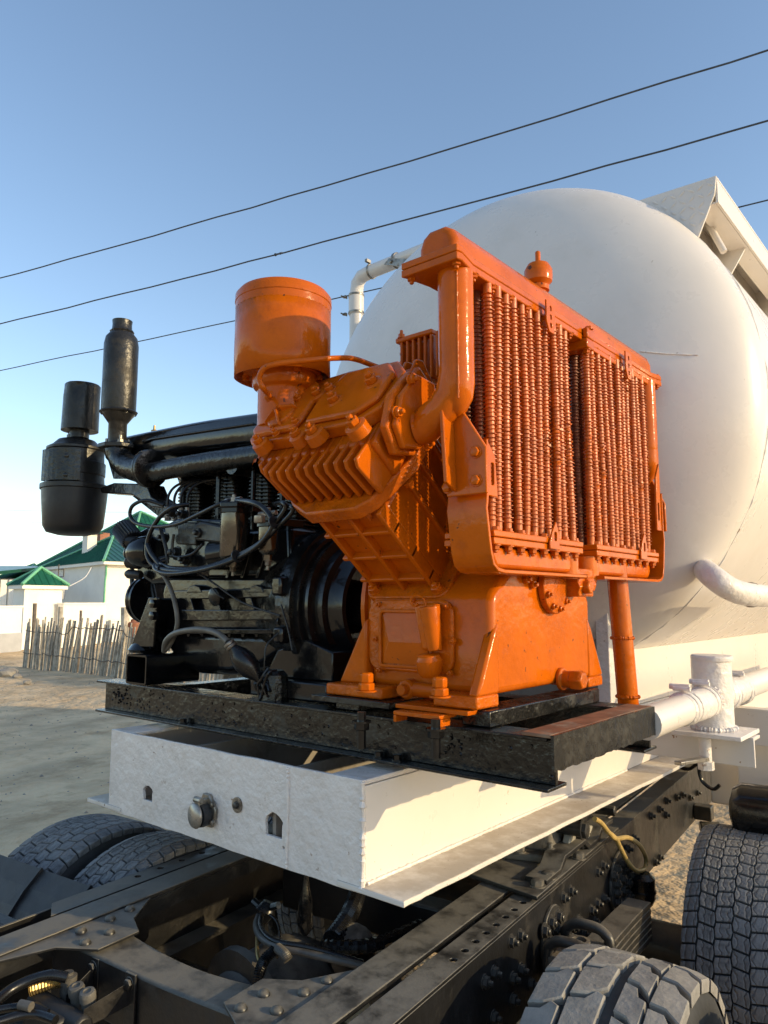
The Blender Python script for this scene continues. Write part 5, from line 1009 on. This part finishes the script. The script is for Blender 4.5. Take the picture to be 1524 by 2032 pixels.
pw = obj('pedestal_web', MB().prism([LX(x, y, .615) for x, y in ((1138, 1634), (1124, 1703), (1138, 1703), (1152, 1690), (1182, 1668), (1196, 1648), (1176, 1638), (1154, 1650))], (-.03, 0, 0)), 'pale_cast', po_, bev=.006)
for k, (x, y) in enumerate(((1159, 1670), (1165, 1666), (1171, 1661), (1177, 1656))):
    q = LX(x, y, .615); obj('cast_ridge', MB().prism([q+V((0, -.006, -.014)), q+V((0, .002, -.016)), q+V((0, .006, .014)), q+V((0, -.002, .016))], (.003, 0, 0)), 'dusty_steel', po_)
for x, y in ((.47, .845), (.575, .885)): obj('stud', MB().hexb((x, y, RZ+.048), (0, 0, 1), .020, .022, .016), 'dusty_steel', po_)
obj('pivot_pin', MB().cyl((.48, 1.0, 1.12), (.66, 1.0, 1.12), .028, 16).hexb((.66, 1.0, 1.12), (1, 0, 0), .03, .02), 'chassis_dark', tk)
obj('pivot_bracket', MB().box(.60, .64, 1.05, 1.11, 1.03, 1.165).box(.56, .60, 1.18, 1.30, 1.09, 1.165).cyl((.60, 1.28, 1.13), (.70, 1.28, 1.13), .02, 10), 'chassis', tk, bev=.004)
obj('coupling_plate', MB().lathe([(.46, 0), (.48, .012), (.48, .016)], (0, 1.05, 1.166), (0, 0, 1), 48), 'chassis', tk)
obj('pedestal', MB().box(-.6, -.38, .86, 1.2, RZ+.006, 1.165), 'dusty_steel', tk, bev=.02)
# yellow brown hose loop
yh = [LX(x, y, .70) for x, y in ((1180, 1625), (1193, 1633), (1208, 1652), (1222, 1664), (1246, 1662), (1268, 1676), (1281, 1700), (1280, 1722), (1264, 1728), (1247, 1712), (1232, 1684), (1222, 1664), (1205, 1650))]
obj('hose_loop', MB().tube(yh, .0095, 10, sm=7), 'yellow_hose', tk, sa=60)
# leaf spring with saddle, bellows, air tank
for k in range(6):
    m = MB(); n = 10; hw = .045; vs = []
    for i in range(n+1):
        y = .35+.95*i/n; z = .80-.024*k+.05*((y-.75)/.5)**2*-.35
        vs += [(.73, y, z), (.82, y, z), (.82, y, z+.022), (.73, y, z+.022)]
    m.add(vs, [((i+1)*4+a, i*4+a, i*4+(a+1) % 4, (i+1)*4+(a+1) % 4) for i in range(n) for a in range(4)] + [(3, 2, 1, 0), (n*4, n*4+1, n*4+2, n*4+3)]); obj('spring_leaf', m, 'chassis_dark', tk, bev=.003)
sd_ = obj('spring_saddle', MB().box(.705, .845, .50, .72, .83, .865), 'dusty_steel', tk, bev=.012)
for y in (.53, .69): obj('u_bolt', MB().tube([(.70, y, .66), (.70, y, .86), (.715, y, .895), (.745, y, .91), (.805, y, .91), (.835, y, .895), (.85, y, .86), (.85, y, .66)], .017, 10, sm=3), 'chassis_dark', sd_, sa=60)
obj('saddle_boss', MB().lathe([(.035, 0), (.035, .03), (.024, .031), (.024, .01)], (.775, .61, .864), (0, 0, 1), 20), 'dusty_steel', sd_)
q = LX(1275, 1770, .70); obj('bump_stop', MB().lathe([(.040, -.05), (.055, -.02), (.055, .06), (.035, .08)], q, (0, 0, 1), 20).lathe([(.057, .0), (.059, .006), (.057, .012)], q, (0, 0, 1), 20), 'rubber', tk, sa=40)
q = L(1440, 1605, 1.12); obj('air_tank', MB().lathe([(.04, 0), (.09, .015), (.11, .05), (.11, .7)], q+V((0, .1, -.02)), (1, .05, 0), 28), 'black', tk, sa=40)
q = LX(1395, 1620, .70); obj('tow_bracket', MB().box(.652, .75, q.y-.02, q.y+.06, q.z-.02, q.z+.06).cyl((.68, q.y, q.z-.06), (.78, q.y+.05, q.z-.06), .03, 12), 'chassis_dark', tk, bev=.006)
# things between the rails
obj('differential', MB().lathe([(.05, -.32), (.10, -.28), (.16, -.18), (.185, -.06), (.185, .06), (.16, .12), (.10, .2)], (-.05, .12, .68), (.15, 1, .1), 28), 'chassis', tk, sa=40)
obj('flange_ring', MB().lathe([(.13, -.02), (.19, -.015), (.19, .015), (.13, .02)], (-.08, -.02, .70), (.15, 1, .1), 28), 'chassis_dark', tk)
obj('axle_beam', MB().cyl((-1.35, .22, .52), (1.35, .22, .52), .09, 18), 'chassis_dark', tk); obj('axle_beam', MB().cyl((-1.35, 1.62, .52), (1.35, 1.62, .52), .09, 18), 'chassis_dark', tk)
obj('brake_chamber', MB().lathe([(.05, 0), (.085, .01), (.09, .05), (.085, .10), (.06, .12)], (.05, .30, .80), (.8, -.4, .25), 22), 'chassis', tk, sa=40)
obj('brake_chamber', MB().lathe([(.04, 0), (.075, .01), (.08, .08), (.06, .12)], (.22, .22, .74), (.7, .5, .3), 22), 'chassis_dark', tk, sa=40)
def lt_(name, pts, r, m='rubber', sm=6, wob=0, cor=False):
    P = spline([L(x, y, z) for x, y, z in pts], 14 if cor else sm); rs = [r*(1.0 if i % 2 else 1.18) for i in range(len(P))] if cor else r
    return obj(name, MB().tube(P, rs, 10), m, tk, sa=25 if cor else 60)
lt_('brake_hose', [(520, 1805, .92), (508, 1835, .92), (520, 1862, .92), (555, 1880, .92), (600, 1890, .92), (680, 1908, .92), (750, 1925, .90)], .011, 'old_hose')
lt_('brake_hose', [(527, 1800, .93), (516, 1832, .93), (530, 1858, .93), (560, 1872, .93), (620, 1882, .93), (720, 1912, .91)], .010); 
lt_('cable', [(512, 1838, .91), (510, 1870, .91), (512, 1900, .90), (520, 1920, .88)], .006, 'brass'); lt_('cable', [(535, 1815, .94), (550, 1830, .93), (556, 1860, .92), (550, 1900, .9)], .005)
lt_('corrugated_conduit', [(545, 1885, .92), (525, 1905, .90), (515, 1930, .88), (508, 1960, .85)], .015, 'rubber', cor=True); lt_('corrugated_conduit', [(552, 1882, .93), (566, 1895, .93), (572, 1905, .92)], .013, 'old_hose', cor=True)
lt_('corrugated_conduit', [(660, 1865, .88), (685, 1830, .90), (700, 1800, .92), (710, 1770, .92)], .028, 'rubber', cor=True); lt_('corrugated_conduit', [(640, 1880, .88), (740, 1875, .88), (840, 1835, .88)], .02, 'rubber', cor=True)
q = L(527, 1808, .93); obj('cable_knot', MB().lathe([(.02, -.03), (.035, 0), (.02, .03)], q, (.2, .4, 1), 12).lathe([(.012, 0), (.012, .03)], q+V((.03, 0, .02)), (1, 0, .4), 8).lathe([(.012, 0), (.012, .03)], q+V((-.03, 0, .01)), (-1, 0, .4), 8), 'rubber', tk)
q = L(606, 1800, 1.0); obj('hanging_grease_bottle', MB().lathe([(.008, .10), (.012, .06), (.022, .02), (.024, -.05), (.020, -.07), (.008, -.085)], q, (0, 0, 1), 14), 'black', tk, sa=40)
obj('hanging_cord', MB().cyl(q+V((0, 0, .10)), q+V((0, 0, .22)), .004, 6), 'rubber', tk)
# valve cluster at the lower left
z = .93; q = L(130, 1975, z)
vb = obj('valve_block', MB().box(q.x-.10, q.x+.05, q.y-.06, q.y+.02, z-.10, z-.03).cyl(q+V((-.14, 0, -.05)), q+V((.1, -.01, -.05)), .03, 14), 'black_matte', tk, bev=.008)
for px, py_ in ((152, 1966), (174, 1977)): p = L(px, py_, z); obj('valve_cap', MB().lathe([(.018, -.05), (.018, -.012), (.021, -.01), (.022, .006), (.019, .014), (.011, .016), (.010, .012)], p, (.05, -.2, 1), 16), 'dusty_steel', vb)
p = L(135, 1945, z); obj('valve_post', MB().lathe([(.02, -.05), (.02, -.005), (.024, -.004), (.024, .012), (.014, .015), (.014, .022)], p, (0, 0, 1), 14), 'dusty_steel', vb)
lt_('air_line', [(133, 1940, .95), (100, 1935, .96), (60, 1945, .95), (20, 1965, .94), (-10, 1990, .93)], .014); lt_('corrugated_conduit', [(125, 1945, .93), (98, 1950, .93), (60, 1962, .92)], .017, 'brass', cor=True)
lt_('air_line', [(95, 2010, .92), (60, 1998, .93), (20, 2000, .93), (-20, 2008, .93)], .010); lt_('air_line', [(110, 2025, .92), (60, 2012, .92), (-10, 2030, .92)], .012); lt_('air_line', [(40, 1993, .94), (62, 1998, .94)], .012, 'old_hose')
for s_, (xa_, ya_, xb_, yb_) in enumerate(((165, 2020, 262, 1968), (130, 1990, 190, 1935))):
    a, b = L(xa_, ya_, .90), L(xb_, yb_, .92); obj('bracket_arm', MB().prism([a+V((0, 0, -.03)), b+V((0, 0, -.03)), b+V((0, 0, .03)), a+V((0, 0, .02))], (.0, .006, 0)), 'chassis', tk, bev=.002)
    obj('bracket_tab', MB().box(b.x-.02, b.x+.022, -.442, -.434, b.z-.10, b.z+.05).hexb(V((b.x, -.442, b.z+.025)), (0, -1, 0), .014, .012), 'chassis', tk, bev=.003)
# fenders ahead of the shaded tyres
fm_ = MB(); n = 9; ax = (.22, .52)
for i in range(n):
    a0_, a1_ = R(128+i*7), R(128+(i+1)*7)
    P = [(x, ax[0]+r*math.cos(a), ax[1]+r*math.sin(a)) for a in (a0_, a1_) for x, r in ((-1.42, .575), (-.70, .575), (-.70, .583), (-1.42, .583))]; fm_.hexa([P[k] for k in (0, 1, 2, 3, 4, 5, 6, 7)])
fo_ = obj('fender', fm_, 'black_matte', tk, sa=40)
for x in (-1.40, -1.02, -.72):
    m = MB(); m.prism([(x, ax[0]+r*math.cos(R(a)), ax[1]+r*math.sin(R(a))) for r, a in [(.584, 128+k*9) for k in range(8)]+[(.597, 191-k*9) for k in range(8)]], (.012, 0, 0)); obj('rib', m, 'black_matte', fo_)
obj('fender_step', MB().box(-1.05, -.66, -.42, -.36, .80, .93), 'black_matte', fo_, bev=.01)

# ---- tyres with tread blocks
def tyre(lx, ly, w, pat, show, pale=False):
    rc = .497; hw = w/2; mt = 'tread_pale' if pale else 'tread'
    prof = [(.27, -hw*.72), (.36, -hw*.98), (.43, -hw*1.04), (rc-.035, -hw*.98), (rc-.008, -hw*.9), (rc, -hw*.7), (rc+.002, 0), (rc, hw*.7), (rc-.008, hw*.9), (rc-.035, hw*.98), (.43, hw*1.04), (.36, hw*.98), (.27, hw*.72)]
    ty = obj('tyre', MB().lathe(prof, (0, 0, 0), (1, 0, 0), 96, caps=False), 'tyre', tk, sa=50); ty.location = (lx, ly, .508 if pat == 'lug' else .525); ROOT[ty.name] = {}
    rim = MB().lathe([(.26, -hw*.6), (.28, -hw*.7), (.28, -hw*.72), (.24, -.03), (.1, -.02), (.1, .02), (.24, .03), (.28, hw*.72), (.26, hw*.6)], (0, 0, 0), (1, 0, 0), 40); obj('rim', rim, 'chassis', ty)
    ht = .024 if pale else .016
    def block(poly):                                     # poly: (across, along) metres, wrapped on the drum
        m = MB(); n = len(poly); c = [(x, s) for x, s in poly]
        def pt(x, s, r):
            r2 = r - .030*max(0, abs(x)/hw-.62)**1.5*2.2; a = s/rc; return (x, r2*math.sin(a), r2*math.cos(a))
        cxm = sum(p[0] for p in c)/n; cym = sum(p[1] for p in c)/n; ins = [(cxm+(x-cxm)*.93, cym+(s-cym)*.93) for x, s in c]
        vs = [pt(x, s, rc-.006) for x, s in c]+[pt(x, s, rc+ht*.82) for x, s in c]+[pt(x, s, rc+ht) for x, s in ins]
        area = sum(c[i][0]*c[(i+1) % n][1]-c[(i+1) % n][0]*c[i][1] for i in range(n)); o = 1 if area > 0 else -1
        fs = []
        for j in (0, 1):
            for i in range(n): q = (j*n+i, j*n+(i+1) % n, (j+1)*n+(i+1) % n, (j+1)*n+i); fs.append(q[::-1] if o > 0 else q)
        q = tuple(range(2*n, 3*n)); fs.append(q[::-1] if o > 0 else q); m.add(vs, fs); return m
    kinds = []
    if pat == 'rib':
        NN = 58; ps = 2*math.pi*rc/NN; k = w/6.15; g_ = .0045
        for ci in range(6):
            x0_ = -3*k+ci*k; x1_ = x0_+k; off = (0, .35, .7, .2, .55, .9)[ci]*ps; sh = .012 if ci in (0, 5) else .008
            sgn = 1 if ci % 2 else -1; h_ = ps/2-g_*.7
            poly = [(x0_+g_, -h_+.004*sgn), (x1_-g_, -h_-.004*sgn), (x1_-g_*.4+ (sh if 0 < ci < 5 else 0)*.35, 0), (x1_-g_, h_-.004*sgn), (x0_+g_, h_+.004*sgn), (x0_+g_*.4- (sh if 0 < ci < 5 else 0)*.2, 0)]
            kinds.append((mesh('tread_block', block(poly), mt, 25), off, NN, block(poly)))
    else:
        NN = 26; ps = 2*math.pi*rc/NN; g_ = .008; h_ = ps/2-g_
        for ci, (xa_, xb_, sk) in enumerate(((-hw*.98, -hw*.52, .028), (-hw*.46, .0, .045), (.03, hw*.52, -.045), (hw*.56, hw*.98, -.028))):
            poly = [(xa_, -h_-sk*.5), ((xa_+xb_)/2, -h_-.012*(1 if ci < 2 else -1)), (xb_, -h_+sk*.5), (xb_, h_+sk*.5-.008), (xb_-.02, h_+sk*.5), ((xa_+xb_)/2, h_-.012*(1 if ci < 2 else -1)), (xa_, h_-sk*.5)]
            kinds.append((mesh('tread_block', block(poly), mt, 25), (ci % 2)*ps*.5, NN, block(poly)))
    rest = MB()
    for me, off, NN, blk_ in kinds:
        for i in range(NN):
            a = (i*2*math.pi/NN + off/rc + math.pi) % (2*math.pi) - math.pi      # from the top; positive towards +y
            if show[0] <= a <= show[1]:
                o = place('tread_block', me, ty, (0, 0, 0)); o.rotation_euler = (-a, 0, 0); o.matrix_parent_inverse = Matrix.Identity(4)
            else:
                Rm = Matrix.Rotation(-a, 3, 'X'); rest.add([Rm @ v for v in blk_.v], blk_.f)
    obj('tread', rest, mt, ty, sa=25, kind='stuff')
    return ty
tyre(1.03, .20, .36, 'lug', (R(-75), R(45)), True)
tyre(1.60, .22, .36, 'lug', (R(-40), R(10)), True)
tyre(1.13, 1.62, .36, 'rib', (R(-88), R(4)))
tyre(-.80, .22, .29, 'rib', (R(-42), R(15)))
tyre(-1.22, .22, .36, 'rib', (R(-48), R(12)))
tyre(1.50, 1.62, .34, 'rib', (9, 9)); tyre(-.84, 1.62, .30, 'rib', (9, 9)); tyre(-1.22, 1.62, .34, 'rib', (9, 9))
